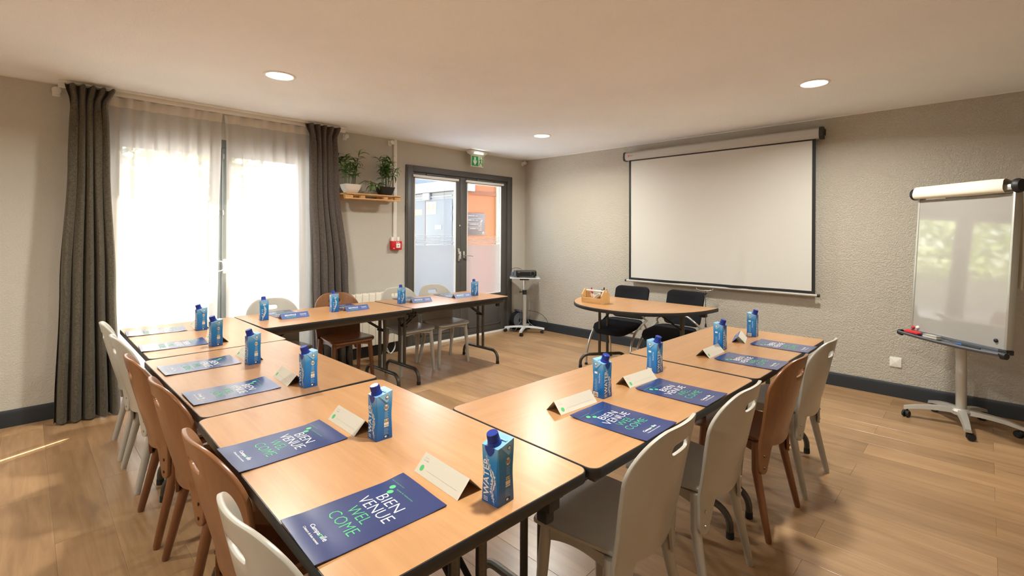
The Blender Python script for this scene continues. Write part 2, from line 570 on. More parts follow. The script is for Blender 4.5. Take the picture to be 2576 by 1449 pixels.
# planks run along Y, 0.2 wide, 1.22 long, half bond
PW, PL = 0.2005, 1.22
b = B()
e = 0.0008
b.loft([[Vector((x, y, -0.008)) for x, y in rrect(PW - 0.0004, PL - 0.0004, 0.0002, 1)],
        [Vector((x, y, -e)) for x, y in rrect(PW - 0.0004, PL - 0.0004, 0.0002, 1)],
        [Vector((x, y, 0)) for x, y in rrect(PW - 0.0024, PL - 0.0024, 0.0002, 1)]], cap0=False)
plank_me = b.mesh('plank', 'oak_plank', smooth=0)
k0 = int(math.floor((X0 - 2.507) / PW)); k1 = int(math.ceil((WX - 2.507) / PW))
for k in range(k0, k1):
    xa, xb = max(2.507 + k * PW, X0), min(2.507 + (k + 1) * PW, WX)
    if xb - xa < 0.01: continue
    ph = 0.57 if k % 2 == 0 else -0.04
    j0 = int(math.floor((Y0 - ph) / PL))
    for j in range(j0, 8):
        ya, yb = max(ph + j * PL, Y0), min(ph + (j + 1) * PL, WY)
        if yb - ya < 0.02: continue
        link('plank', plank_me, floor, ((xa + xb) / 2, (ya + yb) / 2, 0), None, ((xb - xa) / PW, (yb - ya) / PL, 1))

b = B(); b.span((X0 - TH, Y0 - TH, H), (WX + TH, WY + TH, H + 0.2))
struct(b.obj('ceiling', 'ceiling_paint', smooth=0))

WIN = (0.42, 2.04, 0.0, 2.24)          # window opening x0 x1 z0 z1 in the window wall
DOOR = (3.142, 4.914, 0.0, 2.22)
b = B()
for x0, x1, z0, z1 in ((X0 - TH, WIN[0], 0, H), (WIN[0], WIN[1], WIN[3], H), (WIN[1], DOOR[0], 0, H), (DOOR[0], DOOR[1], DOOR[3], H), (DOOR[1], WX + TH, 0, H)):
    b.span((x0, WY, z0), (x1, WY + TH, z1))
struct(b.obj('wall_left', 'wall_paint', smooth=0, weld=0.0001))
b = B(); b.span((WX, Y0 - TH, 0), (WX + TH, WY, H))
struct(b.obj('wall_right', 'wall_crepi', smooth=0))
b = B(); b.span((X0 - TH, Y0 - TH, 0), (X0, WY, H))
struct(b.obj('wall_back', 'wall_paint', smooth=0))
b = B(); b.span((X0, Y0 - TH, 0), (WX, Y0, H))
struct(b.obj('wall_front', 'wall_paint', smooth=0))

def skirting(name, a, c, n):
    """from a to c along a wall, n = inward normal"""
    a = Vector(a); c = Vector(c); n = Vector(n)
    prof = [(0.0005, 0.0), (0.013, 0.0), (0.013, 0.092), (0.010, 0.112), (0.006, 0.12), (0.0005, 0.12)]
    bb = B(); bb.loft([[p + n * u + Vector((0, 0, v)) for u, v in prof] for p in (a, c)])
    return struct(bb.obj(name, 'skirting_paint', smooth=20))
skirting('baseboard_right', (WX, Y0, 0), (WX, WY, 0), (-1, 0, 0))
skirting('baseboard_left', (X0, WY, 0), (WIN[0] - 0.05, WY, 0), (0, -1, 0))
skirting('baseboard_middle', (WIN[1] + 0.05, WY, 0), (DOOR[0], WY, 0), (0, -1, 0))
skirting('baseboard_corner', (DOOR[1], WY, 0), (WX - 0.014, WY, 0), (0, -1, 0))
b = B(); b.span((WX - 0.007, Y0, H - 0.007), (WX, WY, H)); struct(b.obj('trim_1', 'white_trim', smooth=0))
b = B(); b.span((X0, WY - 0.007, H - 0.007), (WX - 0.007, WY, H)); struct(b.obj('trim_2', 'white_trim', smooth=0))
b = B(); b.span((WX - 0.006, WY - 0.006, 0.12), (WX, WY, H - 0.007)); struct(b.obj('trim_3', 'wall_paint', smooth=0))

# ------------------------------------------------------------------ window_1 (behind the sheers)
win = struct(link('window_1', None, None, (0, 0, 0)))
b = B()
yf0, yf1 = WY + 0.02, WY + 0.10
for s0, s1 in (((WIN[0], WIN[2]), (WIN[0] + 0.045, WIN[3])), ((WIN[1] - 0.045, WIN[2]), (WIN[1], WIN[3])),
               ((WIN[0] + 0.045, WIN[3] - 0.075), (WIN[1] - 0.045, WIN[3])), ((WIN[0] + 0.045, WIN[2]), (WIN[1] - 0.045, 0.06))):
    b.span((s0[0], yf0, s0[1]), (s1[0], yf1, s1[1]), 0.004)
b.obj('frame', 'window_frame_daylit', win)
for x0, x1, nm in ((WIN[0] + 0.047, 1.236, 0), (1.240, WIN[1] - 0.047, 1)):
    st = 0.080
    bb = B(); za, zb = 0.062, WIN[3] - 0.077
    for p, q in (((x0, za), (x0 + st, zb)), ((x1 - st, za), (x1, zb)), ((x0 + st, zb - 0.075), (x1 - st, zb)), ((x0 + st, za), (x1 - st, za + 0.09))):
        bb.span((p[0], yf0 - 0.012, p[1]), (q[0], yf1 - 0.03, q[1]), 0.003)
    s = bb.obj('sash', 'window_frame_daylit', win)
    B().span((x0 + st, yf0 + 0.014, za + 0.09), (x1 - st, yf0 + 0.018, zb - 0.075)).obj('pane', 'glass', s, smooth=0)
    for z in (2.06, 1.55, 0.5):
        B().cyl((x1 - 0.014 if nm == 0 else x0 + 0.014, yf0 - 0.016, z), (x1 - 0.014 if nm == 0 else x0 + 0.014, yf0 - 0.016, z + 0.05), 0.006, seg=10).obj('hinge_pin', 'chrome', s)
b = B()
b.span((1.252, yf0 - 0.018, 1.02), (1.28, yf0 - 0.0121, 1.15), 0.003)
b.cyl((1.266, yf0 - 0.018, 1.09), (1.266, yf0 - 0.05, 1.09), 0.008, seg=10)
b.tube(arc((1.215, yf0 - 0.05, 1.09), 0.045, 0, 2 * PI * 19 / 20, 19, 'xz'), 0.005, 8, closed=True)
b.obj('handle', 'plastic_white', win)

# ------------------------------------------------------------------ door_1: grey double door
door = struct(link('door_1', None, None, (0, 0, 0)))
b = B()
fy0, fy1 = WY - 0.018, WY + 0.085
b.span((DOOR[0], fy0, 0), (DOOR[0] + 0.095, fy1, DOOR[3]), 0.004)
b.span((DOOR[1] - 0.095, fy0, 0), (DOOR[1], fy1, DOOR[3]), 0.004)
b.span((DOOR[0] + 0.095, fy0, DOOR[3] - 0.075), (DOOR[1] - 0.095, fy1, DOOR[3]), 0.004)
for s in (DOOR[0] + 0.018, DOOR[1] - 0.018 - 0.012):
    b.span((s, fy0 - 0.006, 0), (s + 0.012, fy0 + 0.002, DOOR[3] - 0.02), 0.002)
b.obj('frame', 'grey_door_paint', door)
B().span((DOOR[0], WY - 0.03, 0.0), (DOOR[1], WY - 0.0185, 0.032), 0.003).obj('threshold_strip', 'plastic_white', door)
B().span((DOOR[0] + 0.095, fy0 + 0.02, 0.0005), (DOOR[1] - 0.095, fy1, 0.045), 0.003).obj('threshold', 'grey_door_paint', door)
ly0, ly1 = WY + 0.0, WY + 0.05
for x0, x1, px0, px1 in ((DOOR[0] + 0.098, 3.976, 3.266, 3.897), (3.978, DOOR[1] - 0.098, 4.081, 4.705)):
    za, zb, pz0, pz1 = 0.048, 2.142, 0.555, 2.075
    lf = B()
    lf.span((x0, ly0, za), (px0, ly1, zb), 0.003); lf.span((px1, ly0, za), (x1, ly1, zb), 0.003)
    lf.span((px0, ly0, pz1), (px1, ly1, zb), 0.003); lf.span((px0, ly0, za), (px1, ly1, pz0), 0.003)
    leaf = lf.obj('leaf', 'grey_door_paint', door)
    B().span((px0, ly0 + 0.02, pz0), (px1, ly0 + 0.025, pz1)).obj('pane', 'glass', leaf, smooth=0)
    B().span((px0 + 0.004, ly0 + 0.017, pz0 + 0.004), (px1 - 0.004, ly0 + 0.0195, 1.245)).obj('frosted_film', 'frosted_film', leaf, smooth=0)
    for k in range(6):
        B().span((px0 + 0.004, ly0 + 0.017, 1.262 + k * 0.021), (px1 - 0.004, ly0 + 0.0195, 1.262 + k * 0.021 + 0.014 - k * 0.0021)).obj('frosted_stripe', 'frosted_film', leaf, smooth=0)
    gb = B()
    for p, q in (((px0, pz0), (px0 + 0.012, pz1)), ((px1 - 0.012, pz0), (px1, pz1)), ((px0, pz0), (px1, pz0 + 0.012)), ((px0, pz1 - 0.012), (px1, pz1))):
        gb.span((p[0], ly0 - 0.006, p[1]), (q[0], ly0 + 0.016, q[1]), 0.002)
    gb.obj('glazing_bead', 'white_trim' if px0 > 4 or True else 'grey_door_paint', leaf)
    B().span((px0 - 0.03, ly0 - 0.028, pz1 + 0.006), (px1 + 0.03, ly0 - 0.0005, pz1 + 0.034), 0.004).obj('blind_rail', 'plastic_white', leaf)
    vb = B(); vb.span((px0 + 0.20, ly0 - 0.014, pz1 + 0.040), (px0 + 0.45, ly0 - 0.0005, pz1 + 0.058), 0.003)
    vb.span((px0 + 0.165, ly0 - 0.018, pz1 + 0.036), (px0 + 0.20, ly0 - 0.0005, pz1 + 0.060), 0.003)
    vb.obj('trickle_vent', 'projector_grey', leaf)
    mb = B(); xa, xb = x0 + 0.12, x1 - 0.12
    for p, q in (((xa, 0.12), (xa + 0.02, 0.46)), ((xb - 0.02, 0.12), (xb, 0.46)), ((xa, 0.12), (xb, 0.14)), ((xa, 0.44), (xb, 0.46))):
        mb.span((p[0], ly0 - 0.008, p[1]), (q[0], ly0 - 0.0002, q[1]), 0.003)
    mb.obj('moulding', 'grey_door_paint', leaf)
b = B(); b.span((3.925, ly0 - 0.012, 1.03), (3.957, ly0, 1.20), 0.004)
b.cyl((3.941, ly0 - 0.012, 1.12), (3.941, ly0 - 0.04, 1.12), 0.013, seg=14); b.span((3.93, ly0 - 0.05, 1.06), (3.952, ly0 - 0.036, 1.16), 0.004)
b.obj('espagnolette', 'chrome', door)
b = B(); b.span((4.015, ly0 - 0.008, 1.07), (4.045, ly0, 1.16), 0.003); b.cyl((4.03, ly0 - 0.008, 1.10), (4.03, ly0 - 0.05, 1.10), 0.008, seg=12)
b.tube([(4.03, ly0 - 0.05, 1.10), (4.09, ly0 - 0.055, 1.097), (4.15, ly0 - 0.05, 1.09)], 0.007, 10)
b.obj('lever_handle', 'chrome', door)
B().cyl((3.955, ly0 - 0.012, 1.50), (3.955, ly0, 1.50), 0.012, seg=12).obj('bolt_knob', 'chrome', door)

# ------------------------------------------------------------------ outside
b = B(); b.span((-14, WY + TH, -0.25), (22, 26, -0.12)); g_ = struct(b.obj('ground_outside', 'paving', smooth=0))
EX, EY = 5.895, 7.59
nb = struct(link('exterior_building', None, None, (0, 0, 0)))
B().span((EX, EY + 0.03, -0.12), (EX + 0.25, 15, 2.24)).obj('wall_panel', 'outside_grey', nb, smooth=0)
B().span((EX - 0.10, EY - 0.06, 2.252), (EX + 0.4, 15, 2.45), 0.01).obj('parapet', 'outside_white', nb)
B().span((EX - 0.02, EY, -0.12), (EX + 0.25, EY + 0.085, 2.235), 0.005).obj('corner_post', 'outside_cream', nb)
B().span((EX - 0.012, 7.755, -0.1), (EX - 0.0005, 8.665, 2.085), 0.003).obj('door', 'outside_grey_door', nb)
B().span((EX - 0.012, 8.69, -0.1), (EX - 0.0005, 9.6, 2.085), 0.003).obj('door', 'outside_grey_door', nb)
B().span((EX - 0.008, 8.667, -0.1), (EX - 0.0005, 8.688, 2.085)).obj('door_gap', 'outside_rust', nb, smooth=0)
B().span((EX - 0.02, 7.75, 2.15), (EX - 0.0005, 9.6, 2.17)).obj('lintel_strip', 'outside_white', nb, smooth=0)
for z in (1.865, 1.66):
    B().span((EX - 0.025, 7.742, z), (EX - 0.012, 7.768, z + 0.1), 0.003).obj('hinge', 'projector_grey', nb)
b = B(); b.span((EX - 0.013, 8.80, 1.79), (EX - 0.0125, 9.07, 1.91))
for k in range(7): b.span((EX - 0.018, 8.81, 1.795 + k * 0.016), (EX - 0.013, 9.06, 1.803 + k * 0.016))
b.obj('vent_grille', 'outside_cream', nb, smooth=0)
B().span((EX + 0.6, EY + 0.4, 2.45), (EX + 0.65, 14, 2.75)).obj('railing', 'rail_bluegrey', nb, smooth=0)
for k in range(3): B().span((EX + 0.52, 8.55 + k * 1.7, 2.40), (EX + 0.6, 8.67 + k * 1.7, 2.95)).obj('railing_post', 'outside_rust', nb, smooth=0)
ow = B(); ow.span((EX + 0.02, EY, -0.12), (9.5, EY + 0.03, 2.19)); ow.span((EX + 0.02, EY, 2.255), (9.5, EY + 0.03, 5.0)); ow.obj('orange_wall', 'outside_orange', nb, smooth=0)
B().span((EX + 0.02, EY - 0.025, 2.19), (9.5, EY + 0.03, 2.255), 0.004).obj('string_course', 'outside_orange_dark', nb)
B().span((6.905, EY - 0.03, -0.12), (7.25, EY - 0.0005, 5.0)).obj('pilaster', 'outside_cream', nb, smooth=0)

can = struct(link('added_sun_shade', None, None, (0, 0, 0)))  # unseen overhang added to keep direct sun off the door glass
B().span((3.3, WY + TH + 0.001, 2.46), (9.0, 6.08, 2.60), 0.01).obj('slab', 'outside_white', can)
B().span((3.28, 6.08, 2.40), (9.0, 6.14, 2.66), 0.01).obj('fascia', 'outside_white', can)

t = thing('wall_lamp', 'white square bulkhead lamp above the grey outside door', 'lamp', (EX - 0.012, 8.59, 2.10))
b = B(); b.span((-0.06, -0.115, 0), (0, 0.115, 0.15), 0.015); b.obj('housing', 'outside_white', t)
B().span((-0.085, -0.08, 0.02), (-0.06, 0.08, 0.13), 0.02, 3).obj('diffuser', 'plastic_white', t)

t = thing('notice', 'white notice with orange print taped to the grey outside door', 'notice', (EX - 0.0125, 8.466, 1.795))
B().span((-0.003, -0.178, 0), (0, 0.178, 0.258)).obj('sheet', 'outside_white', t, smooth=0)
b = B()
for y in (0.05, -0.13):
    b.poly([(-0.0035, y + 0.08, 0.08), (-0.0035, y, 0.08), (-0.0035, y, 0.22), (-0.0035, y + 0.08, 0.22)])
b.poly([(-0.0035, 0.1, 0.02), (-0.0035, -0.1, 0.02), (-0.0035, -0.1, 0.04), (-0.0035, 0.1, 0.04)])
b.obj('print', 'poster_orange', t, smooth=0, recalc=False)

t = thing('door_plate', 'small grey plate with white lettering on the outside door', 'sign', (EX - 0.0125, 8.21, 1.48))
B().span((-0.006, -0.12, 0), (0, 0.12, 0.098), 0.002).obj('plate', 'projector_grey', t)
b = B()
b.poly([(-0.0065, 0.06, 0.055), (-0.0065, -0.03, 0.055), (-0.0065, -0.03, 0.08), (-0.0065, 0.06, 0.08)])
b.poly([(-0.0065, 0.06, 0.02), (-0.0065, -0.05, 0.02), (-0.0065, -0.05, 0.04), (-0.0065, 0.06, 0.04)])
b.poly([(-0.0065, 0.09, 0.06), (-0.0065, 0.08, 0.06), (-0.0065, 0.08, 0.075), (-0.0065, 0.09, 0.075)])
b.obj('lettering', 'print_white', t, smooth=0, recalc=False)

t = thing('direction_sign', 'plum room-direction sign with white lines on the orange wall outside', 'sign', (6.31, EY, 1.353))
B().span((-0.285, -0.02, 0), (0.285, 0, 0.457), 0.002).obj('panel', 'sign_plum', t)
b = B(); yq = -0.0205
for k, (txt, z, al) in enumerate((('CHAMBRES 002 - 011', 0.395, 0), ('CHAMBRES 101 - 114', 0.305, 0), ('CHAMBRES 012 - 035 \u203a', 0.222, 1), ('CHAMBRES 115 - 127 \u203a', 0.135, 1))):
    w = 0.33; x = -0.245 if al == 0 else -0.12
    b.text(txt, (x, yq, z), (1, 0, 0), (0, 0, 1), w, 0.022)
    b.text('ROOMS', (x if al == 0 else 0.11, yq, z - 0.028), (1, 0, 0), (0, 0, 1), 0.08, 0.016)
    if k < 3: b.poly([(-0.26, yq, z - 0.046), (0.21, yq, z - 0.046), (0.21, yq, z - 0.043), (-0.26, yq, z - 0.043)])
for x0, z0 in ((0.15, 0.275), (-0.255, 0.10)):
    sgn = 1 if x0 > 0 else -1
    for d in (0, 0.025):
        b.poly([(x0 + d, yq, z0), (x0 + d + 0.01, yq, z0), (x0 + d + 0.01 + sgn * 0.04, yq, z0 + 0.05), (x0 + d + sgn * 0.04, yq, z0 + 0.05)])
b.poly([(0.215, yq, 0.03), (0.225, yq, 0.03), (0.225, yq, 0.06), (0.238, yq, 0.072), (0.251, yq, 0.06), (0.251, yq, 0.03), (0.261, yq, 0.03), (0.261, yq, 0.065), (0.238, yq, 0.085), (0.215, yq, 0.065)])
b.obj('lettering', 'sign_ivory', t, smooth=0, recalc=False)

def tree(label, loc, h, rad, leafmat, seed):
    rr = random.Random(seed)
    t = thing('garden_tree', label, 'tree', loc, 0, 'trees beyond the window')
    bb = B(); bb.tube([(0, 0, 0), (0.05, 0.02, h * 0.3), (-0.03, 0.05, h * 0.62), (0.02, 0, h * 0.9)], 0.1, 8, radii=[0.14, 0.11, 0.07, 0.02])
    for k in range(7):
        a = rr.uniform(0, 2 * PI); z = h * rr.uniform(0.35, 0.7)
        bb.tube([(0, 0, z), (math.cos(a) * rad * 0.4, math.sin(a) * rad * 0.4, z + h * 0.12), (math.cos(a) * rad * 0.75, math.sin(a) * rad * 0.75, z + h * 0.2)], 0.03, 6, radii=[0.045, 0.03, 0.012])
    bb.obj('trunk', 'tree_bark', t)
    cb = B()
    for k in range(1500):
        while True:
            p = Vector((rr.uniform(-1, 1), rr.uniform(-1, 1), rr.uniform(-1, 1)))
            if 0.25 < p.length < 1: break
        p = Vector((p.x * rad, p.y * rad, h * 0.62 + p.z * h * 0.38))
        u = Vector((rr.uniform(-1, 1), rr.uniform(-1, 1), rr.uniform(-1, 1))).normalized(); v = u.orthogonal().normalized(); s = rr.uniform(0.10, 0.2)
        cb.poly([p - u * s, p + v * s * 0.5, p + u * s, p - v * s * 0.5])
    cb.obj('foliage', leafmat, t, smooth=0, recalc=False)
tree('yellow-green autumn tree standing beyond the sheer-curtained window', (-3.5, 15.0, -0.12), 6.5, 2.4, 'tree_leaf_autumn', 3)
tree('round green tree seen only as a reflection in the whiteboard', (2.6, 15.5, -0.12), 5.0, 2.2, 'tree_leaf', 5)

# ------------------------------------------------------------------ ceiling downlights
def downlight(x, y, label):
    t = thing('downlight', label, 'ceiling light', (x, y, H), 0, 'round ceiling downlights')
    b = B(); b.lathe([(0.084, -0.002), (0.088, -0.007), (0.100, -0.006), (0.105, -0.0005), (0.105, 0.0)], seg=40); b.obj('trim_ring', 'light_trim', t)
    b = B(); b.lathe([(0.0, -0.004), (0.0845, -0.004), (0.0845, -0.001)], seg=40); b.obj('diffuser', 'lamp_glow', t)
    ld = bpy.data.lights.new('downlight_beam', 'AREA'); ld.shape = 'DISK'; ld.size = 0.165; ld.energy = LAMP_W; ld.color = LAMP_C; ld.spread = R(160)
    link('downlight_beam', ld, t, (0, 0, -0.006))
downlight(1.236, 3.615, 'round lit ceiling downlight in front of the curtained window')
downlight(3.999, 3.630, 'round lit ceiling downlight in front of the grey double door')
downlight(3.944, 0.912, 'round lit ceiling downlight nearest the flip chart easel')
downlight(1.240, 0.912, 'round lit ceiling downlight above the joint of the two front tables')
downlight(-1.52, 3.62, 'added unseen ceiling downlight over the bare floor behind the window row')  # out-of-view lamp added to lift the ceiling and window wall
downlight(-1.52, 0.912, 'added unseen ceiling downlight behind the camera')  # out-of-view lamp added so more light bounces up to the ceiling

# ------------------------------------------------------------------ curtains
RAIL_Y = 4.945
t = thing('curtain_rail', 'white double curtain rail fixed along the ceiling above the window', 'curtain rail', (0, 0, 0))
b = B(); b.span((0.17, RAIL_Y - 0.012, 2.456), (2.34, RAIL_Y + 0.018, 2.4995), 0.003); b.obj('sheer_track', 'plastic_white', t)
b = B(); b.span((0.17, RAIL_Y - 0.062, 2.482), (2.34, RAIL_Y - 0.040, 2.4995), 0.003); b.obj('curtain_track', 'plastic_white', t)
for x in (0.85, 1.62):
    B().span((x, RAIL_Y - 0.075, 2.490), (x + 0.03, RAIL_Y + 0.02, 2.4996), 0.002).obj('clip', 'plastic_white', t)

def drape(name, label, mat, xs, ztop, folds, amp, seed, y0, bandmat=None, bandh=0.0, group=None, zbot=0.015):
    """xs: list of (z, xa, xb) from the top down; hangs in real folds"""
    rr = random.Random(seed)
    ph = [rr.uniform(-0.5, 0.5) for _ in range(folds * 2 + 3)]
    am = [rr.uniform(0.65, 1.25) for _ in range(folds * 2 + 3)]
    def X(z):
        for (za, a0, a1), (zb, b0, b1) in zip(xs, xs[1:]):
            if z >= zb:
                k = smooth01((za - z) / (za - zb)); return a0 + (b0 - a0) * k, a1 + (b1 - a1) * k
        return xs[-1][1], xs[-1][2]
    def fn(u, v, za, zb):
        z = za + (zb - za) * v
        xa, xb = X(z)
        s = u * folds; k = int(s)
        a = am[k] * (1 - (s - k)) + am[k + 1] * (s - k)
        p = ph[k] * (1 - (s - k)) + ph[k + 1] * (s - k)
        top = smooth01((ztop - z) / 0.28)
        grow = 0.55 + 0.6 * smooth01((ztop - z) / ztop)
        w = 2 * PI * s + p * (0.35 + 0.65 * smooth01((ztop - z) / 1.6))
        pl = math.sin(w)
        pinch = math.copysign(abs(pl) ** 0.6, pl)
        y = (pinch * (1 - top) * (0.35 + 0.5 * smooth01((z - ztop + 0.13) / 0.13)) + pl * top * grow) * amp * a
        y += 0.25 * amp * math.sin(2.3 * w + 1.7 * z) * top * 0.6
        x = xa + (xb - xa) * u + 0.25 * amp * math.cos(w) * top
        zz = z
        if v > 0.999 and za < 2.0: zz = z + 0.006 * math.sin(w)
        return Vector((x, y0 + y, zz))
    t = thing(name, label, 'curtain', (0, 0, 0), 0, group)
    nu = folds * 16
    zmid = ztop - bandh
    b = B()
    if bandh:
        bb = B(); bb.surf(lambda u, v: fn(u, v, ztop, zmid), nu, 5); bb.obj('header_band', bandmat, t, smooth=60, recalc=False)
    b.surf(lambda u, v: fn(u, v, zmid, zbot), nu, 60)
    b.obj('cloth', mat, t, smooth=60, recalc=False)
    return t, fn
drape('window_curtain', 'heavy olive-brown curtain gathered at the bare end of the window', 'curtain_cloth',
      [(2.478, 0.200, 0.482), (2.355, 0.222, 0.432), (1.9, 0.212, 0.440), (1.0, 0.165, 0.475), (0.012, 0.138, 0.505)], 2.478, 5, 0.060, 4, 4.868,
      'curtain_cloth', 0.10, 'heavy curtains', 0.012)
drape('window_curtain', 'heavy taupe curtain gathered beside the shelf with plants', 'curtain_cloth_taupe',
      [(2.478, 1.905, 2.252), (2.355, 1.94, 2.215), (1.9, 1.945, 2.225), (1.0, 1.965, 2.325), (0.012, 1.985, 2.385)], 2.478, 5, 0.058, 9, 4.868,
      'curtain_cloth_taupe', 0.10, 'heavy curtains', 0.012)
drape('sheer_curtain', 'white sheer curtain hanging next to the olive-brown curtain', 'sheer_voile',
      [(2.452, 0.40, 1.222), (2.33, 0.40, 1.208), (1.4, 0.40, 1.188), (0.012, 0.40, 1.174)], 2.452, 8, 0.026, 12, 4.965, 'sheer_band', 0.075, 'sheer curtains', 0.012)
drape('sheer_curtain', 'white sheer curtain hanging next to the taupe curtain', 'sheer_voile',
      [(2.452, 1.236, 2.08), (2.33, 1.244, 2.09), (1.4, 1.250, 2.10), (0.012, 1.255, 2.11)], 2.452, 7, 0.026, 15, 4.965, 'sheer_band', 0.075, 'sheer curtains', 0.012)

# ------------------------------------------------------------------ small things on the window wall
def bracket(x, z, label):
    t = thing('rod_bracket', label, 'bracket', (x, WY, z), 0, 'white curtain rod brackets')
    b = B(); b.span((-0.022, -0.012, -0.032), (0.022, 0, 0.032), 0.006, 3); b.obj('wall_plate', 'plastic_white', t)
    b = B(); b.lathe([(0.0, 0.0), (0.012, 0.0), (0.012, -0.02), (0.025, -0.028), (0.027, -0.045), (0.022, -0.056), (0, -0.06)], (0, -0.012, 0.006), 18, 'Y'); b.obj('cup', 'plastic_white', t)
bracket(0.165, 2.435, 'white curtain rod bracket on bare wall beside olive-brown curtain')
bracket(2.385, 2.428, 'white curtain rod bracket directly beside the taupe curtain')
bracket(2.930, 2.439, 'white curtain rod bracket touching the vertical cable trunking')
bracket(5.135, 2.445, 'white curtain rod bracket in the corner above the projector')

t = thing('cable_trunking', 'white vertical cable trunking running from ceiling to red call point', 'trunking', (2.997, WY, 1.29))
b = B(); b.span((-0.021, -0.018, 0), (0.021, 0, H - 1.29 - 0.008), 0.002); b.obj('cover', 'plastic_white', t)
B().span((-0.052, -0.03, -0.04), (-0.0215, -0.0, 0.06), 0.002).obj('end_piece', 'plastic_white', t)
B().span((0.0215, -0.03, -0.04), (0.05, -0.0, 0.06), 0.002).obj('end_piece', 'plastic_white', t)

t = thing('fire_call_point', 'red fire alarm call point with white push panel beside grey door', 'fire alarm', (3.003, WY, 1.2))
b = B(); b.span((-0.066, -0.052, 0), (0.066, 0, 0.104), 0.006, 3); b.obj('housing', 'alarm_red', t)
b = B(); b.span((-0.012, -0.056, 0.022), (0.042, -0.052, 0.076), 0.002); b.obj('push_panel', 'plastic_white', t)
b = B(); b.disc((0.015, -0.0565, 0.049), (1, 0, 0), (0, 0, 1), 0.006); b.obj('push_dot', 'print_dark', t, recalc=False)
b = B()
b.poly([(-0.008, -0.0525, 0.084), (0.004, -0.0525, 0.084), (0.002, -0.0525, 0.094), (-0.006, -0.0525, 0.094)])
b.poly([(0.012, -0.0525, 0.084), (0.03, -0.0525, 0.084), (0.03, -0.0525, 0.092), (0.012, -0.0525, 0.092)])
b.disc((-0.04, -0.0525, 0.018), (1, 0, 0), (0, 0, 1), 0.007); b.obj('symbol', 'print_white', t, recalc=False)

t = thing('exit_sign', 'green emergency exit sign with down arrow hanging under a lit lamp', 'exit sign', (4.16, WY - 0.115, 2.285))
b = B()
b.loft([[Vector((x * 1.0, y, 0.205)) for x, y in rrect(0.30, 0.10, 0.012, 3)], [Vector((x, y, 0.175)) for x, y in rrect(0.28, 0.09, 0.012, 3)],
        [Vector((x, y, 0.160)) for x, y in rrect(0.22, 0.07, 0.012, 3)]]); b.obj('lamp_housing', 'plastic_white', t)
b = B()
for k in range(6): b.span((-0.085 + k * 0.026, -0.049, 0.166), (-0.066 + k * 0.026, -0.034, 0.176), 0.002)
b.obj('led_strip', 'led_glow', t)
b = B(); b.span((-0.107, -0.004, 0.0), (0.107, 0.004, 0.148), 0.002); b.span((-0.11, -0.02, 0.146), (0.11, 0.02, 0.161), 0.003); b.obj('sign_plate', 'exit_cream', t)
fy = -0.0046
b = B(); b.poly([(-0.099, fy, 0.010), (0.018, fy, 0.010), (0.018, fy, 0.138), (-0.099, fy, 0.138)])
b.obj('green_field', 'exit_green', t, recalc=False, smooth=0)
b = B(); b.poly([(0.085, fy, 0.010), (0.099, fy, 0.010), (0.099, fy, 0.138), (0.085, fy, 0.138)]); b.obj('green_edge', 'exit_green', t, recalc=False, smooth=0)
b = B(); fz = fy - 0.0004
b.poly([(-0.041, fz, 0.018), (-0.012, fz, 0.062), (-0.014, fz, 0.094), (-0.030, fz, 0.066), (-0.030, fz, 0.126), (-0.052, fz, 0.126), (-0.052, fz, 0.066), (-0.068, fz, 0.094), (-0.070, fz, 0.062)])
b.obj('down_arrow', 'exit_cream', t, recalc=False, smooth=0)
b = B()
b.disc((0.044, fz, 0.120), (1, 0, 0), (0, 0, 1), 0.009)
def limb(p, q, w0, w1):
    p = Vector(p); q = Vector(q); d = (q - p).normalized(); n = Vector((-d.y, d.x))
    b.poly([(v.x, fz, v.y) for v in (p + n * w0, p - n * w0, q - n * w1, q + n * w1)])
limb((0.046, 0.106), (0.055, 0.07), 0.009, 0.008); limb((0.046, 0.103), (0.028, 0.085), 0.004, 0.003); limb((0.05, 0.104), (0.072, 0.10), 0.004, 0.004); limb((0.072, 0.10), (0.076, 0.084), 0.004, 0.003)
limb((0.053, 0.072), (0.040, 0.045), 0.006, 0.005); limb((0.040, 0.045), (0.034, 0.018), 0.005, 0.004); limb((0.056, 0.07), (0.064, 0.05), 0.006, 0.005); limb((0.064, 0.05), (0.083, 0.040), 0.005, 0.004)
b.obj('running_figure', 'exit_green', t, recalc=False, smooth=0)

# radiator and the cable loop under it
t = thing('radiator', 'cream panel radiator with vertical columns under the plant shelf', 'radiator', (2.40, WY - 0.095, 0.14))
n = 9; cw = 0.078
for k in range(n):
    b = B(); b.span((k * cw + 0.002, 0.0, 0), ((k + 1) * cw - 0.002, 0.018, 0.575), 0.005, 3)
    b.span((k * cw + 0.028, 0.018, 0.02), (k * cw + 0.05, 0.06, 0.555), 0.003)
    b.obj('column', 'radiator_enamel', t)
b = B()
for k in range(n):
    b.box((k * cw + cw / 2, 0.03, 0.578), (cw - 0.004, 0.055, 0.008), None, 0.002)
    for j in range(3): b.span((k * cw + 0.012 + j * 0.02, 0.006, 0.580), (k * cw + 0.026 + j * 0.02, 0.056, 0.586), 0.001)
b.obj('top_grille', 'radiator_enamel', t)
b = B(); b.span((0.1, 0.058, 0.08), (0.14, 0.0948, 0.12)); b.span((0.5, 0.058, 0.08), (0.54, 0.0948, 0.12)); b.span((0.1, 0.058, 0.45), (0.14, 0.0948, 0.49)); b.span((0.5, 0.058, 0.45), (0.54, 0.0948, 0.49)); b.obj('wall_bracket', 'radiator_enamel', t)
t = thing('coiled_cable', 'loose white cable tied in loops under the radiator', 'cable', (2.93, WY - 0.055, 0.0))
b = B(); pts = []
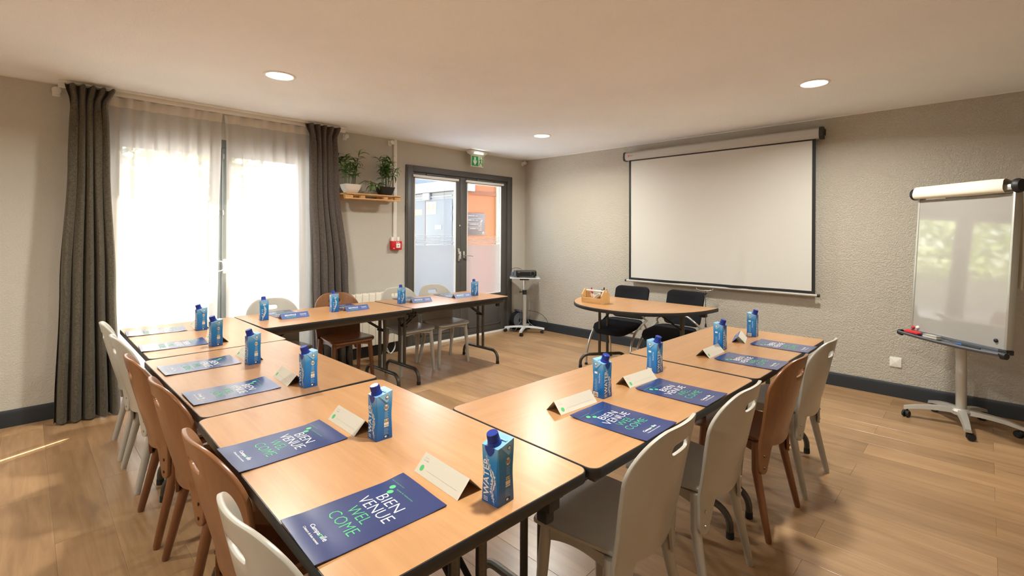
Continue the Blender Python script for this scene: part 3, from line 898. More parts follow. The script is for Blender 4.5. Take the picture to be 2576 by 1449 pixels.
for i in range(120):
    a = i / 120 * 2 * PI * 3; r_ = 0.05 + 0.012 * math.sin(a * 0.37)
    pts.append((0.055 * math.sin(a) + 0.01 * math.sin(2.1 * a), 0.012 * math.sin(1.3 * a), 0.085 + 0.075 * math.cos(a) * math.copysign(1, 1) + 0.01 * math.sin(3 * a)))
b.tube(pts, 0.0035, 6); b.tube([(0, 0, 0.14), (-0.03, 0.02, 0.17), (-0.02, 0.03, 0.2)], 0.0035, 6); b.obj('loops', 'cable_white', t)

# ------------------------------------------------------------------ pallet shelf and bamboo plants
SX0, SX1, SZ = 2.30, 2.945, 1.755
t = thing('pallet_shelf', 'small raw pine pallet shelf on the wall holding two plants', 'shelf', (SX0, WY, SZ))
Ls = SX1 - SX0
for y in (-0.20, -0.125, -0.05):
    B().span((0, y + 0.035, 0.048), (Ls, y - 0.03, 0.062), 0.001).obj('top_board', 'pine', t)
for y in (-0.205, -0.045):
    B().span((0, y - 0.012, 0.0), (Ls, y + 0.030, 0.012), 0.001).obj('bottom_board', 'pine', t)
for k, x in enumerate((0.0, 0.17, 0.44, Ls - 0.07)):
    w = (0.085, 0.05, 0.05, 0.07)[k]
    for y in (-0.212, -0.05): B().span((x, y, 0.0125), (x + w, y + 0.045, 0.0475), 0.001).obj('block', 'pine', t)

def bamboo(name, label, loc, potmat, seed, droop, lean):
    rr = random.Random(seed)
    t = thing(name, label, 'potted plant', loc, 0, 'bamboo plants on the pallet shelf')
    b = B()
    lo = []
    for z, s in ((0.0, 0.052), (0.012, 0.064), (0.045, 0.082), (0.092, 0.096), (0.094, 0.093), (0.08, 0.089)):
        lo.append([Vector((x, y, z)) for x, y in rrect(2 * s, 2 * s * 0.8, s * 0.3, 4)])
    b.loft(lo, True, False); b.obj('pot', potmat, t, smooth=50)
    b = B(); b.loft([[Vector((x, y, 0.079)) for x, y in rrect(0.177, 0.141, 0.027, 4)], [Vector((x, y, 0.082)) for x, y in rrect(0.15, 0.115, 0.02, 4)]]); b.obj('soil', 'soil', t)
    # leaf mesh shared
    def leafmesh(m):
        lb = B(); n = 6; rows = []
        for i in range(n + 1):
            s = i / n; w = 0.0085 * math.sin(PI * min(1, s * 0.92 + 0.06)) ** 0.8; z = 0.016 * math.sin(s * PI * 0.9) - 0.012 * s * s
            rows.append([Vector((s * 0.085, -w, z + 0.002)), Vector((s * 0.085, 0, z)), Vector((s * 0.085, w, z + 0.002))])
        lb.loft(rows, False, False, closed=False); return lb.mesh('leaf', m, smooth=60, recalc=False)
    lms = [leafmesh('leaf_green'), leafmesh('leaf_yellowgreen')]
    stems = []
    for k in range(9):
        x0 = rr.uniform(-0.06, 0.06); y0 = rr.uniform(-0.035, 0.03); h = rr.uniform(0.20, 0.36)
        dx = rr.uniform(-0.045, 0.045) + x0 * 0.7; dy = rr.uniform(-0.05, 0.03)
        p = [Vector((x0, y0, 0.075)), Vector((x0 + dx * 0.25, y0 + dy * 0.2, 0.08 + h * 0.4)), Vector((x0 + dx * 0.6, y0 + dy * 0.55, 0.08 + h * 0.75)), Vector((x0 + dx, y0 + dy, 0.08 + h))]
        stems.append(p)
    if droop:
        stems.append([Vector((0.05, -0.03, 0.08)), Vector((0.13, -0.04, 0.14)), Vector((0.20, -0.05, 0.13)), Vector((0.235, -0.055, 0.09))])
    else:
        stems.append([Vector((-0.05, -0.03, 0.08)), Vector((-0.09, -0.04, 0.125)), Vector((-0.13, -0.05, 0.12)), Vector((-0.16, -0.055, 0.10))])
        stems.append([Vector((0.04, -0.02, 0.08)), Vector((0.07, -0.02, 0.2)), Vector((0.11, -0.03, 0.29)), Vector((0.17, -0.03, 0.335))])
    for k, p in enumerate(stems):
        b = B(); b.tube(p, 0.003, 6, radii=[0.0038, 0.0032, 0.0025, 0.0012]); b.obj('stem', 'stem_dark' if k % 3 == 1 else 'stem_green', t)
        for j in range(17 if k < 9 else 14):
            s = (0.30 + 0.70 * rr.random()) if k < 9 else (0.35 + 0.65 * rr.random())
            seg = min(2, int(s * 3)); f = s * 3 - seg
            q = p[seg].lerp(p[seg + 1], f)
            az = rr.uniform(0, 2 * PI); pitch = rr.uniform(-0.85, 0.40) if k < 9 else rr.uniform(-0.1, 1.2)
            sc = rr.uniform(0.7, 1.3)
            # leaves keep clear of the wall behind
            if q.y + math.sin(az) * 0.09 * sc > 0.085: az = -abs(az % PI)
            link('leaf', lms[1 if rr.random() < 0.3 else 0], t, q, (rr.uniform(-0.5, 0.5), pitch, az), (sc, sc, sc))
bamboo('bamboo_plant', 'bright green bamboo plant in a white square pot on the shelf', (2.395, WY - 0.135, SZ + 0.0622), 'pot_white', 21, True, 0)
bamboo('bamboo_plant', 'bamboo plant with dark stems in a black square pot on the shelf', (2.800, WY - 0.135, SZ + 0.0622), 'pot_black', 34, False, 0)

# ------------------------------------------------------------------ projection screen on the crepi wall
t = thing('projection_screen', 'large pull-down projection screen with black border on the textured wall', 'projection screen', (WX, 0, 0))
b = B()
prof = [(-0.115, 2.325), (-0.118, 2.35), (-0.112, 2.385), (-0.095, 2.40), (-0.035, 2.402), (-0.03, 2.395), (-0.03, 2.305), (-0.05, 2.300), (-0.10, 2.304)]
b.loft([[Vector((u, y, v)) for u, v in prof] for y in (1.135, 3.232)]); b.obj('case', 'case_silver', t, smooth=25)
for y0, y1 in ((1.105, 1.1345), (3.2325, 3.255)):
    b = B(); pp = [(u * 1.0 - 0.004 if u < -0.05 else u + 0.004, v + (0.005 if v > 2.35 else -0.006)) for u, v in prof]
    b.loft([[Vector((u, y, v)) for u, v in pp] for y in (y0, y1)]); b.obj('end_cap', 'black_plastic', t, smooth=25)
b = B(); b.span((-0.03, 1.10, 2.335), (0.0, 1.16, 2.395), 0.004); b.span((-0.03, 3.19, 2.335), (0.0, 3.25, 2.395), 0.004); b.obj('wall_bracket', 'black_plastic', t)
b = B(); b.cyl((-0.1165, 3.178, 2.352), (-0.1185, 3.178, 2.352), 0.011, seg=16); b.obj('logo_dot', 'badge_red', t)
b = B(); b.text('nobo', (-0.1186, 3.16, 2.345), (0, -1, 0), (0, 0, 1), 0.045, 0.014); b.obj('logo_lettering', 'print_dark', t, recalc=False, smooth=0)
def cloth_x(y, z):
    k = smooth01((2.33 - z) / 1.5)
    return -0.074 + k * (0.010 * math.sin((y - 1.2) * 7.0 + 0.6) * smooth01((y - 1.2) * 3) + 0.008 * math.exp(-((y - 1.75 - (1.6 - z) * 0.08) / 0.05) ** 2) - 0.007 * math.exp(-((y - 1.86 - (1.6 - z) * 0.1) / 0.06) ** 2))
def sheet(y0, y1, z0, z1, nu, nv, off):
    bb = B()
    bb.surf(lambda u, v: Vector((cloth_x(y0 + (y1 - y0) * u, z0 + (z1 - z0) * v) - off, y0 + (y1 - y0) * u, z0 + (z1 - z0) * v)), nu, nv)
    return bb
sheet(1.167, 3.195, 0.838, 2.33, 96, 40, 0.0).obj('screen_cloth', 'screen_white', t, smooth=80, recalc=False)
for y0, y1, z0, z1 in ((1.167, 1.197, 0.838, 2.33), (3.167, 3.195, 0.838, 2.33), (1.197, 3.167, 0.838, 0.867), (1.197, 3.167, 2.290, 2.33)):
    sheet(y0, y1, z0, z1, 96 if y1 - y0 > 1 else 2, 2 if y1 - y0 > 1 else 40, 0.0015).obj('border_strip', 'screen_black', t, smooth=80, recalc=False)
b = B(); b.cyl((-0.074, 1.150, 0.828), (-0.074, 3.222, 0.828), 0.0125, seg=16); b.obj('weight_bar', 'case_silver', t)
b = B(); b.cyl((-0.074, 1.128, 0.828), (-0.074, 1.150, 0.828), 0.0145, seg=16); b.cyl((-0.074, 3.222, 0.828), (-0.074, 3.242, 0.828), 0.0145, seg=16); b.obj('bar_cap', 'black_plastic', t)
b = B(); b.tube([(-0.074, 2.33, 0.825), (-0.076, 2.325, 0.795), (-0.078, 2.29, 0.785), (-0.078, 2.23, 0.783), (-0.078, 2.17, 0.79), (-0.076, 2.14, 0.80), (-0.074, 2.135, 0.825)], 0.003, 6); b.obj('wire_handle', 'silver_paint', t)
b = B(); b.tube([(-0.078, 2.225, 0.783), (-0.078, 2.222, 0.74), (-0.078, 2.218, 0.42)], 0.003, 6)
b.tube([(-0.08, 2.25, 0.76), (-0.082, 2.22, 0.745), (-0.078, 2.205, 0.76), (-0.08, 2.235, 0.735), (-0.08, 2.265, 0.705)], 0.006, 6)
b.lathe([(0.0, 0.0), (0.011, 0.004), (0.009, 0.03), (0.004, 0.045), (0.0, 0.046)], (-0.078, 2.218, 0.385), 12); b.obj('pull_cord', 'cable_black', t)

t = thing('blank_socket', 'square white blanking plate low on the textured wall', 'wall plate', (WX, 0.566, 0.26))
b = B(); b.loft([[Vector((0, x, 0.041 + y)) for x, y in rrect(0.084, 0.084, 0.006, 3)], [Vector((-0.008, x, 0.041 + y)) for x, y in rrect(0.082, 0.082, 0.006, 3)],
               [Vector((-0.017, x, 0.041 + y)) for x, y in rrect(0.012, 0.012, 0.003, 3)]]); b.obj('plate', 'plastic_white', t, smooth=20)

# ------------------------------------------------------------------ folding tables
TZ = 0.72
def ring(bb, outer, inner, z0, z1, r):
    lo = [[Vector((x, y, z0)) for x, y in inner], [Vector((x, y, z0)) for x, y in outer[0]], [Vector((x, y, z0 + r)) for x, y in outer[1]],
          [Vector((x, y, z1 - r)) for x, y in outer[1]], [Vector((x, y, z1)) for x, y in outer[0]], [Vector((x, y, z1)) for x, y in inner], [Vector((x, y, z0)) for x, y in inner]]
    bb.loft(lo, False, False)

def t_leg(t, c, d, span, top, spacing=0.085, name='leg'):
    """double column leg with hooped foot; c = plan centre, d = unit plan direction of the foot"""
    c = Vector((c[0], c[1], 0)); d = Vector((d[0], d[1], 0)); zf = 0.135; rb = 0.085; h = span / 2
    b = B()
    for s in (-1, 1):
        p = c + d * (s * spacing / 2); b.cyl(p + Vector((0, 0, zf)), p + Vector((0, 0, top)), 0.0145, seg=14)
    leg = b.obj(name, 'hammered_metal', t)
    pts = []
    for s in (-1, 1):
        q = []
        q.append(c + d * (s * h) + Vector((0, 0, 0.012))); q.append(c + d * (s * h) + Vector((0, 0, zf - rb)))
        for i in range(1, 8):
            a = i / 7 * PI / 2
            q.append(c + d * (s * (h - rb + rb * math.cos(a))) + Vector((0, 0, zf - rb + rb * math.sin(a))))
        pts = q if s == -1 else pts + list(reversed(q))
    b = B(); b.tube(pts, 0.016, 10); b.obj('hoop_foot', 'hammered_metal', leg)
    for s in (-1, 1):
        p = c + d * (s * h); B().cyl(p, p + Vector((0, 0, 0.03)), 0.0185, 0.0175, seg=12).obj('end_cap', 'rubber', leg)
    return leg

def folding_table(label, cx, cy, L, W, rz, conn=()):
    t = thing('folding_table', label, 'table', (cx, cy, 0), rz, 'beech folding tables')
    r = 0.035
    b = B(); b.prism(rrect(L - 0.008, W - 0.008, r - 0.004, 6), TZ - 0.022, TZ); b.obj('tabletop', 'beech_laminate', t, smooth=20)
    b = B(); ring(b, (rrect(L - 0.003, W - 0.003, r - 0.0015, 6), rrect(L, W, r, 6)), rrect(L - 0.0081, W - 0.0081, r - 0.004, 6), TZ - 0.030, TZ - 0.0006, 0.003); b.obj('edge_band', 'black_edge', t, smooth=40)
    ins = 0.055; za, zb = TZ - 0.068, TZ - 0.0222
    for s in (-1, 1):
        B().span((-L / 2 + ins, s * (W / 2 - ins) - 0.012, za), (L / 2 - ins, s * (W / 2 - ins) + 0.012, zb), 0.002).obj('apron_rail', 'hammered_metal', t)
        B().span((s * (L / 2 - ins) - 0.012, -W / 2 + ins + 0.0125, za), (s * (L / 2 - ins) + 0.012, W / 2 - ins - 0.0125, zb), 0.002).obj('apron_rail', 'hammered_metal', t)
    for s in (-1, 1):
        lx = s * (L / 2 - 0.105)
        t_leg(t, (lx, 0), (0, 1), 0.56, TZ - 0.0225)
        b = B(); b.tube([(lx, 0.022, 0.50), (lx - s * 0.28, 0.022, TZ - 0.03)], 0.008, 8); b.tube([(lx, -0.022, 0.50), (lx - s * 0.28, -0.022, TZ - 0.03)], 0.008, 8)
        b.cyl((lx - s * 0.015, -0.05, 0.50), (lx - s * 0.015, 0.05, 0.50), 0.010, seg=10); b.box((lx - s * 0.28, 0, TZ - 0.032), (0.06, 0.08, 0.018), None, 0.003)
        b.obj('folding_brace', 'black_plastic', t)
        for q in (-1, 1):
            b = B(); y = q * (W / 2 - 0.13)
            b.span((s * (L / 2 - 0.10), y - 0.022, TZ - 0.075), (s * (L / 2 - 0.02), y + 0.022, TZ - 0.0302), 0.004)
            b.span((s * (L / 2 - 0.075), y - 0.016, TZ - 0.115), (s * (L / 2 - 0.035), y + 0.016, TZ - 0.075), 0.006)
            b.obj('linking_hook', 'black_plastic', t)
    return t

def rect_table(label, c):
    """c: corners a(back-left) b(back-right) c(front-right) d(front-left) as two mid-edges: centre, length along dir"""
    return folding_table(label, *c)
H90 = PI / 2
# cx, cy, length, width, rotation
folding_table('beech folding table at the camera end of the window row', 0.772, 1.436, 1.218, 0.715, H90 - R(1.2))
folding_table('beech folding table in the middle of the window row', 0.790, 2.628, 1.142, 0.705, H90 + R(0.6))
folding_table('beech folding table at the window end of the window row', 0.805, 3.788, 1.158, 0.695, H90)
folding_table('beech folding table in front of the taupe curtain, touching the window row', 1.774, 4.042, 1.226, 0.702, R(1.0))
folding_table('beech folding table in front of the grey double door', 3.002, 4.080, 1.208, 0.705, R(0.9))
folding_table('beech folding table in the front row beside the camera-end table', 1.738, 1.142, 1.224, 0.700, R(-1.2))
folding_table('beech folding table in the front row closest to the flip chart', 2.965, 1.118, 1.205, 0.712, R(-0.8))

# half-round table in front of the screen
t = thing('half_round_table', 'half-round beech table in front of the projection screen', 'table', (4.385, 2.49, 0))
def half(a, bb, n=28):
    p = []
    for i in range(n + 1):
        an = PI / 2 + PI * i / n
        cu, su = math.cos(an), math.sin(an)
        p.append((a * math.copysign(abs(cu) ** 0.92, cu), bb * math.copysign(abs(su) ** 0.92, su)))
    return [(0.0, bb)] + p[1:-1] + [(0.0, -bb)]
b = B(); b.prism(half(0.80, 0.700), TZ - 0.022, TZ); b.obj('tabletop', 'beech_laminate', t, smooth=20)
b = B(); pin = [(x + 0.0001 if 0 else x, y) for x, y in half(0.8001, 0.7001)]
out = [(x * 1.006 if x < -0.001 else 0.004, y * 1.007) for x, y in pin]
ring(b, (out, [(x * 1.002 if x < 0 else x + 0.002, y * 1.002) for x, y in out]), pin, TZ - 0.032, TZ - 0.0006, 0.003); b.obj('edge_band', 'black_edge', t, smooth=40)
B().span((-0.07, -0.58, TZ - 0.068), (-0.046, 0.58, TZ - 0.0222), 0.002).obj('apron_rail', 'hammered_metal', t)
for s in (-1, 1):
    dv = Vector((0.80, -s * 0.60)).normalized()
    cpl = Vector((-0.175, s * 0.44))
    t_leg(t, cpl, dv, 0.50, TZ - 0.0225)
    B().box((cpl.x, cpl.y, TZ - 0.035), (0.36, 0.03, 0.024), Matrix.Rotation(math.atan2(dv.y, dv.x), 4, 'Z'), 0.003).obj('leg_rail', 'hammered_metal', t)
    b = B(); b.tube([(cpl.x, cpl.y, 0.50), (cpl.x - 0.12, cpl.y - s * 0.25, TZ - 0.03)], 0.008, 8); b.box((cpl.x - 0.12, cpl.y - s * 0.25, TZ - 0.031), (0.08, 0.08, 0.017), None, 0.003); b.obj('folding_brace', 'black_plastic', t)
    b = B(); b.span((-0.11, s * 0.60 - 0.03, TZ - 0.085), (-0.05, s * 0.60 + 0.03, TZ - 0.0325), 0.008); b.obj('linking_hook', 'black_plastic', t)

# ------------------------------------------------------------------ moulded plywood chairs
def back_profile(v):
    return -0.160 - max(0.0, v - 0.43) * 0.24 - 0.004 * math.sin(max(0, v - 0.43) / 0.39 * PI)
HW = 0.212; VT = 0.824; RC = 0.135
def make_chair(label, shell, legm, screwm):
    t = thing('shell_chair', label, 'chair')
    us = [0, 0.018, 0.034, 0.044, 0.050, 0.054, 0.058, 0.075, 0.092, 0.105, 0.115, 0.124, 0.133, 0.141, 0.148, 0.154, 0.158, 0.164, 0.172, 0.180, 0.188, 0.196, 0.202, 0.206, 0.2085, 0.2105, 0.212]
    us = [-u for u in reversed(us[1:])] + us
    hv, hl, hh = 0.747, 0.058, 0.017
    def vtop(u):
        a = abs(u) - (HW - RC)
        return VT - 0.016 * (abs(u) / HW) ** 2 if a <= 0 else VT - 0.016 * (abs(u) / HW) ** 2 - RC + math.sqrt(max(0, RC * RC - a * a))
    def vbot(u):
        a = abs(u)
        if a >= 0.158: return 0.288 + 0.027 - math.sqrt(max(0, 0.027 ** 2 - (a - 0.185) ** 2))
        return 0.395 + 0.012 * (a / 0.115) ** 2 - 0.092 * smooth01((a - 0.118) / 0.042)
    def hole(u):
        a = abs(u)
        if a >= hl: return 0.0
        e_ = hl - hh
        return hh if a <= e_ else math.sqrt(max(0, hh * hh - (a - e_) ** 2))
    def P(u, v, th):
        w = HW - 0.010 * smooth01((0.62 - v) / 0.25)
        x = u / HW * w
        y = back_profile(v) + (0.036 + 0.026 * smooth01((v - 0.42) / 0.3)) * (u / HW) ** 2 - 0.014
        return Vector((x, y + th, v))
    n1, n2 = 12, 6
    b = B(); sides = []
    layers = []
    for th in (0.0, 0.0135):
        g = []
        for u in us:
            vb, vt, hh_ = vbot(u), vtop(u), hole(u)
            hb = hv if abs(u) < 0.075 else hv - (hv - 0.62) * smooth01((abs(u) - 0.075) / 0.125)
            col = [b.bm.verts.new(P(u, vb + (hb - hh_ - vb) * j / n1, th)) for j in range(n1 + 1)]
            top = [b.bm.verts.new(P(u, hb + hh_ + (vt - hb - hh_) * j / n2, th)) for j in range(n2 + 1)]
            g.append((col, top))
        layers.append(g)
        for (c0, t0), (c1, t1) in zip(g, g[1:]):
            for a, c in ((c0, c1), (t0, t1)):
                for j in range(len(a) - 1):
                    q = (a[j], c[j], c[j + 1], a[j + 1])
                    b.bm.faces.new(q if th > 0 else tuple(reversed(q)))
    A, C = layers
    def strip(la, lc):
        for i in range(len(la) - 1): b.bm.faces.new((la[i], la[i + 1], lc[i + 1], lc[i]))
    strip([x[0][0] for x in A], [x[0][0] for x in C]); strip([x[1][-1] for x in A], [x[1][-1] for x in C])
    for i in range(len(us) - 1):
        if hole(us[i]) > 0 or hole(us[i + 1]) > 0:
            strip([A[i][0][-1], A[i + 1][0][-1]], [C[i][0][-1], C[i + 1][0][-1]]); strip([A[i][1][0], A[i + 1][1][0]], [C[i][1][0], C[i + 1][1][0]])
    for i in (0, -1):
        strip(A[i][0], C[i][0]); strip(A[i][1], C[i][1])
    bmesh.ops.remove_doubles(b.bm, verts=b.bm.verts, dist=0.00015)
    # drop zero-width faces that were left between the two bands
    bad = [f for f in b.bm.faces if f.calc_area() < 1e-10]
    if bad: bmesh.ops.delete(b.bm, geom=bad, context='FACES')
    bmesh.ops.recalc_face_normals(b.bm, faces=b.bm.faces)
    sharp = [e_ for e_ in b.bm.edges if len(e_.link_faces) == 2 and e_.calc_face_angle(0) > R(60)]
    bmesh.ops.bevel(b.bm, geom=sharp, offset=0.003, segments=2, affect='EDGES', profile=0.5)
    b.obj('backrest', shell, t, smooth=40)
    # seat
    ys = 18
    def seat_pt(u, s, th):
        a = abs(u)
        yf = 0.205 - (0.055 - math.sqrt(max(0, 0.055 ** 2 - max(0, a - 0.72) ** 2 * 0.055 ** 2 / 0.28 ** 2)))
        y0 = -0.163 + 0.034 * a * a; y = y0 + (yf - y0) * s
        hw = 0.178 + 0.024 * smooth01((y + 0.17) / 0.3)
        z = 0.448 - 0.010 * (1 - a * a) * math.sin(PI * min(1, max(0, (y + 0.17) / 0.36))) - 0.016 * smooth01((y - 0.13) / 0.075) ** 2
        return Vector((u * hw, y, z - th))
    cu = [-1, -0.985, -0.95, -0.9, -0.82, -0.72, -0.5, -0.25, 0, 0.25, 0.5, 0.72, 0.82, 0.9, 0.95, 0.985, 1]
    b = B(); L2 = []
    for th in (0.0, 0.013):
        g = [[b.bm.verts.new(seat_pt(u, j / ys, th)) for j in range(ys + 1)] for u in cu]; L2.append(g)
        for i in range(len(cu) - 1):
            for j in range(ys):
                q = (g[i][j], g[i + 1][j], g[i + 1][j + 1], g[i][j + 1]); b.bm.faces.new(q if th == 0 else tuple(reversed(q)))
    A, C = L2
    def edge(pa, pc):
        for i in range(len(pa) - 1): b.bm.faces.new((pa[i], pa[i + 1], pc[i + 1], pc[i]))
    edge(A[0], C[0]); edge(A[-1], C[-1]); edge([g[0] for g in A], [g[0] for g in C]); edge([g[-1] for g in A], [g[-1] for g in C])
    bmesh.ops.recalc_face_normals(b.bm, faces=b.bm.faces)
    sharp = [e_ for e_ in b.bm.edges if len(e_.link_faces) == 2 and e_.calc_face_angle(0) > R(60)]
    bmesh.ops.bevel(b.bm, geom=sharp, offset=0.003, segments=2, affect='EDGES', profile=0.5)
    b.obj('seat', shell, t, smooth=40)
    # under-seat frame: front rail arched, two side rails, rear rail
    b = B(); n = 12; lo = []
    for i in range(n + 1):
        x = -0.158 + 0.316 * i / n; k = 1 - (x / 0.158) ** 2
        zt = 0.419; zb = 0.375 + 0.022 * k; y = 0.150 + 0.012 * k
        lo.append([Vector((x, y - 0.009, zb)), Vector((x, y + 0.009, zb)), Vector((x, y + 0.009, zt)), Vector((x, y - 0.009, zt))])
    b.loft(lo)
    for s in (-1, 1):
        lo = []
        for i in range(n + 1):
            q = i / n; y = -0.105 + 0.24 * q; k = 1 - (2 * q - 1) ** 2; x = s * (0.158 + 0.006 * (1 - q) + 0.0 * k)
            lo.append([Vector((x - 0.009, y, 0.375 + 0.022 * k)), Vector((x + 0.009, y, 0.375 + 0.022 * k)), Vector((x + 0.009, y, 0.424)), Vector((x - 0.009, y, 0.424))])
        b.loft(lo)
    b.span((-0.155, -0.128, 0.385), (0.155, -0.112, 0.428), 0.002)
    b.obj('under_frame', legm, t, smooth=30)
    for s in (-1, 1):
        b = B(); b.tube([(s * 0.163, 0.150, 0.428), (s * 0.172, 0.157, 0.30), (s * 0.190, 0.172, 0.012), (s * 0.1905, 0.1725, 0.0)], 0.018, 14, radii=[0.0195, 0.0195, 0.0145, 0.0125]); b.obj('leg', legm, t, smooth=50)
        b = B(); b.tube([(s * 0.178, -0.110, 0.43), (s * 0.184, -0.112, 0.30), (s * 0.206, -0.175, 0.012), (s * 0.2065, -0.176, 0.0)], 0.018, 14, radii=[0.021, 0.0205, 0.0145, 0.0125]); b.obj('leg', legm, t, smooth=50)
        for z in (0.318, 0.372):
            p = P(s * 0.184, z, 0); b = B(); b.lathe([(0.0, -0.0035), (0.006, -0.003), (0.0065, 0.0), (0.0065, 0.002)], p, 12, 'Y'); b.obj('screw', screwm, t)
    return t

grey = make_chair('', 'grey_lacquer_shaded', 'grey_lacquer_shaded', 'screw_steel'); gused = []
walnut = make_chair('', 'walnut_ply', 'walnut_leg', 'screw_brown'); wused = []
white = make_chair('', 'grey_lacquer_lit', 'grey_lacquer_lit', 'screw_steel'); hused = []
def chair(kind, label, x, y, rz):
    p, u = {'g': (grey, gused), 'w': (walnut, wused), 'l': (white, hused)}[kind]
    clone(p, u, label, (x, y, 0), rz, 'plywood shell chairs around the tables')
# window row: sitters face +X, rear feet near x = 0.435
FX = -PI / 2
cxl = 0.418 + 0.175
chair('l', 'pale grey shell chair closest to the olive-brown curtain', cxl, 4.022, FX + R(-2))
chair('l', 'pale grey shell chair second from the olive-brown curtain', cxl - 0.002, 3.482, FX + R(1.5))
chair('w', 'brown wooden shell chair third from the olive-brown curtain', cxl - 0.010, 2.852, FX)
chair('w', 'brown wooden shell chair fourth from the olive-brown curtain', cxl + 0.006, 2.325, FX + R(1))
chair('w', 'brown wooden shell chair next to the cut-off grey chair of the window row', cxl - 0.018, 1.612, FX + R(1))
chair('g', 'grey shell chair at the front end of the window row, mostly cut off', cxl - 0.045, 1.130, FX + R(2))
# front row: sitters face +Y, rear feet near y = 0.72
chair('g', 'large grey shell chair at the table joint in the front', 1.380, 0.750 + 0.175, R(2))
chair('g', 'grey shell chair in the front row beside the brown one', 1.908, 0.720 + 0.175, 0)
chair('w', 'brown wooden shell chair in the front row between two grey ones', 2.534, 0.706 + 0.175, R(-1.5))
chair('l', 'pale grey shell chair in the front row closest to the flip chart', 3.057, 0.686 + 0.175, R(-2))
# row before the door: sitters face -Y, rear feet near y = 4.43
chair('l', 'pale grey shell chair with its back to the sheer curtains', 1.475, 4.450 - 0.175, PI)
chair('w', 'brown wooden shell chair with its back to the taupe curtain', 2.035, 4.450 - 0.175, PI + R(-2))
chair('l', 'pale grey shell chair with its back to the radiator', 2.705, 4.455 - 0.175, PI)
chair('l', 'pale grey shell chair with its back to the grey double door', 3.155, 4.455 - 0.175, PI + R(-1))

# ------------------------------------------------------------------ black visitor chairs behind the half-round table
def visitor_chair():
    """faces +y locally"""
    t = thing('visitor_chair', '', 'chair')
    b = B(); n = 20; lo = []
    def outline(k, dz):
        pts = []
        for x, y in rrect(0.46, 0.44, 0.13, 6):
            yy = y * k; xx = x * k
            z = 0.43 + dz + 0.022 * math.sin((yy + 0.05) / 0.44 * PI * 0.9) * -1 - 0.03 * smooth01((yy - 0.10) / 0.12) + 0.012 * abs(xx) / 0.23
            pts.append(Vector((xx, yy + 0.0, z)))
        return pts
    b.loft([outline(0.80, -0.045), outline(0.95, -0.035), outline(1.0, -0.01), outline(0.97, 0.012), outline(0.85, 0.022), outline(0.5, 0.026)]); b.obj('seat', 'black_fabric', t, smooth=60)
    def back(u, v, th):
        x = (u - 0.5) * (0.40 + 0.015 * v); z = 0.47 + 0.345 * v
        y = -0.215 - 0.10 * v - 0.02 * math.sin(v * PI) - 0.045 * (1 - (2 * u - 1) ** 2) + th
        return Vector((x, y, z))
    b = B(); loops = []
    pl = rrect(1.0, 1.0, 0.14, 6, 0.5, 0.5)
    for th, k in ((-0.018, 0.93), (-0.014, 0.99), (0, 1.0), (0.014, 0.99), (0.019, 0.93)):
        loops.append([back(0.5 + (u - 0.5) * k, 0.5 + (v - 0.5) * k, th) for u, v in pl])
    # fill both faces with grids so that the curved back stays smooth
    rs = [[b.bm.verts.new(p) for p in lp] for lp in loops]
    for a, c in zip(rs, rs[1:]):
        for i in range(len(a)):
            j = (i + 1) % len(a); b.bm.faces.new((a[i], a[j], c[j], c[i]))
    for lp, th in ((rs[0], -0.0185), (rs[-1], 0.0195)):
        inner = lp; 
        for k in (0.75, 0.5, 0.25):
            nxt = [b.bm.verts.new(back(0.5 + (u - 0.5) * k * 0.93, 0.5 + (v - 0.5) * k * 0.93, th)) for u, v in pl]
            for i in range(len(nxt)):
                j = (i + 1) % len(nxt); b.bm.faces.new((inner[i], inner[j], nxt[j], nxt[i]))
            inner = nxt
        b.bm.faces.new(inner)
    b.obj('backrest', 'black_fabric', t, smooth=60)
    for s in (-1, 1):
        b = B(); pts = [(s * 0.262, 0.21, 0.01), (s * 0.258, 0.205, 0.12), (s * 0.25, 0.165, 0.26), (s * 0.245, 0.08, 0.37), (s * 0.243, -0.06, 0.435), (s * 0.24, -0.19, 0.475)]
        pts = smooth_path(pts, 5)
        b.tube(pts, 0.0115, 10); b.obj('front_leg', 'silver_tube', t, smooth=60)
        b = B(); b.tube(smooth_path([(s * 0.24, -0.13, 0.45), (s * 0.243, -0.215, 0.34), (s * 0.25, -0.262, 0.16), (s * 0.255, -0.275, 0.01)], 5), 0.011, 10); b.obj('rear_leg', 'silver_tube', t, smooth=60)
        for y in (0.21, -0.275):
            B().lathe([(0.0, 0), (0.017, 0), (0.017, 0.008), (0.012, 0.022), (0, 0.022)], (s * (0.262 if y > 0 else 0.255), y, 0), 12).obj('glide', 'rubber', t)
    b = B(); b.tube(smooth_path([(-0.24, -0.185, 0.475), (-0.235, -0.15, 0.50), (-0.20, -0.12, 0.54), (-0.12, -0.14, 0.578), (0, -0.15, 0.59), (0.12, -0.14, 0.578), (0.20, -0.12, 0.54), (0.235, -0.15, 0.50), (0.24, -0.185, 0.475)], 5), 0.0115, 10); b.obj('back_hoop', 'silver_tube', t, smooth=60)
    b = B(); b.tube([(-0.243, -0.06, 0.405), (-0.1, -0.03, 0.392), (0.1, -0.03, 0.392), (0.243, -0.06, 0.405)], 0.010, 8); b.tube([(-0.244, 0.08, 0.375), (0, 0.09, 0.372), (0.244, 0.08, 0.375)], 0.010, 8); b.obj('seat_bar', 'silver_tube', t, smooth=60)
    return t
def smooth_path(p, n):
    p = [Vector(q) for q in p]; out = []
    for i in range(len(p) - 1):
        a = p[max(i - 1, 0)]; b_, c = p[i], p[i + 1]; d = p[min(i + 2, len(p) - 1)]
        for k in range(n):
            u = k / n
            out.append(0.5 * ((2 * b_) + (c - a) * u + (2 * a - 5 * b_ + 4 * c - d) * u * u + (3 * b_ - a - 3 * c + d) * u ** 3))
    out.append(p[-1]); return out
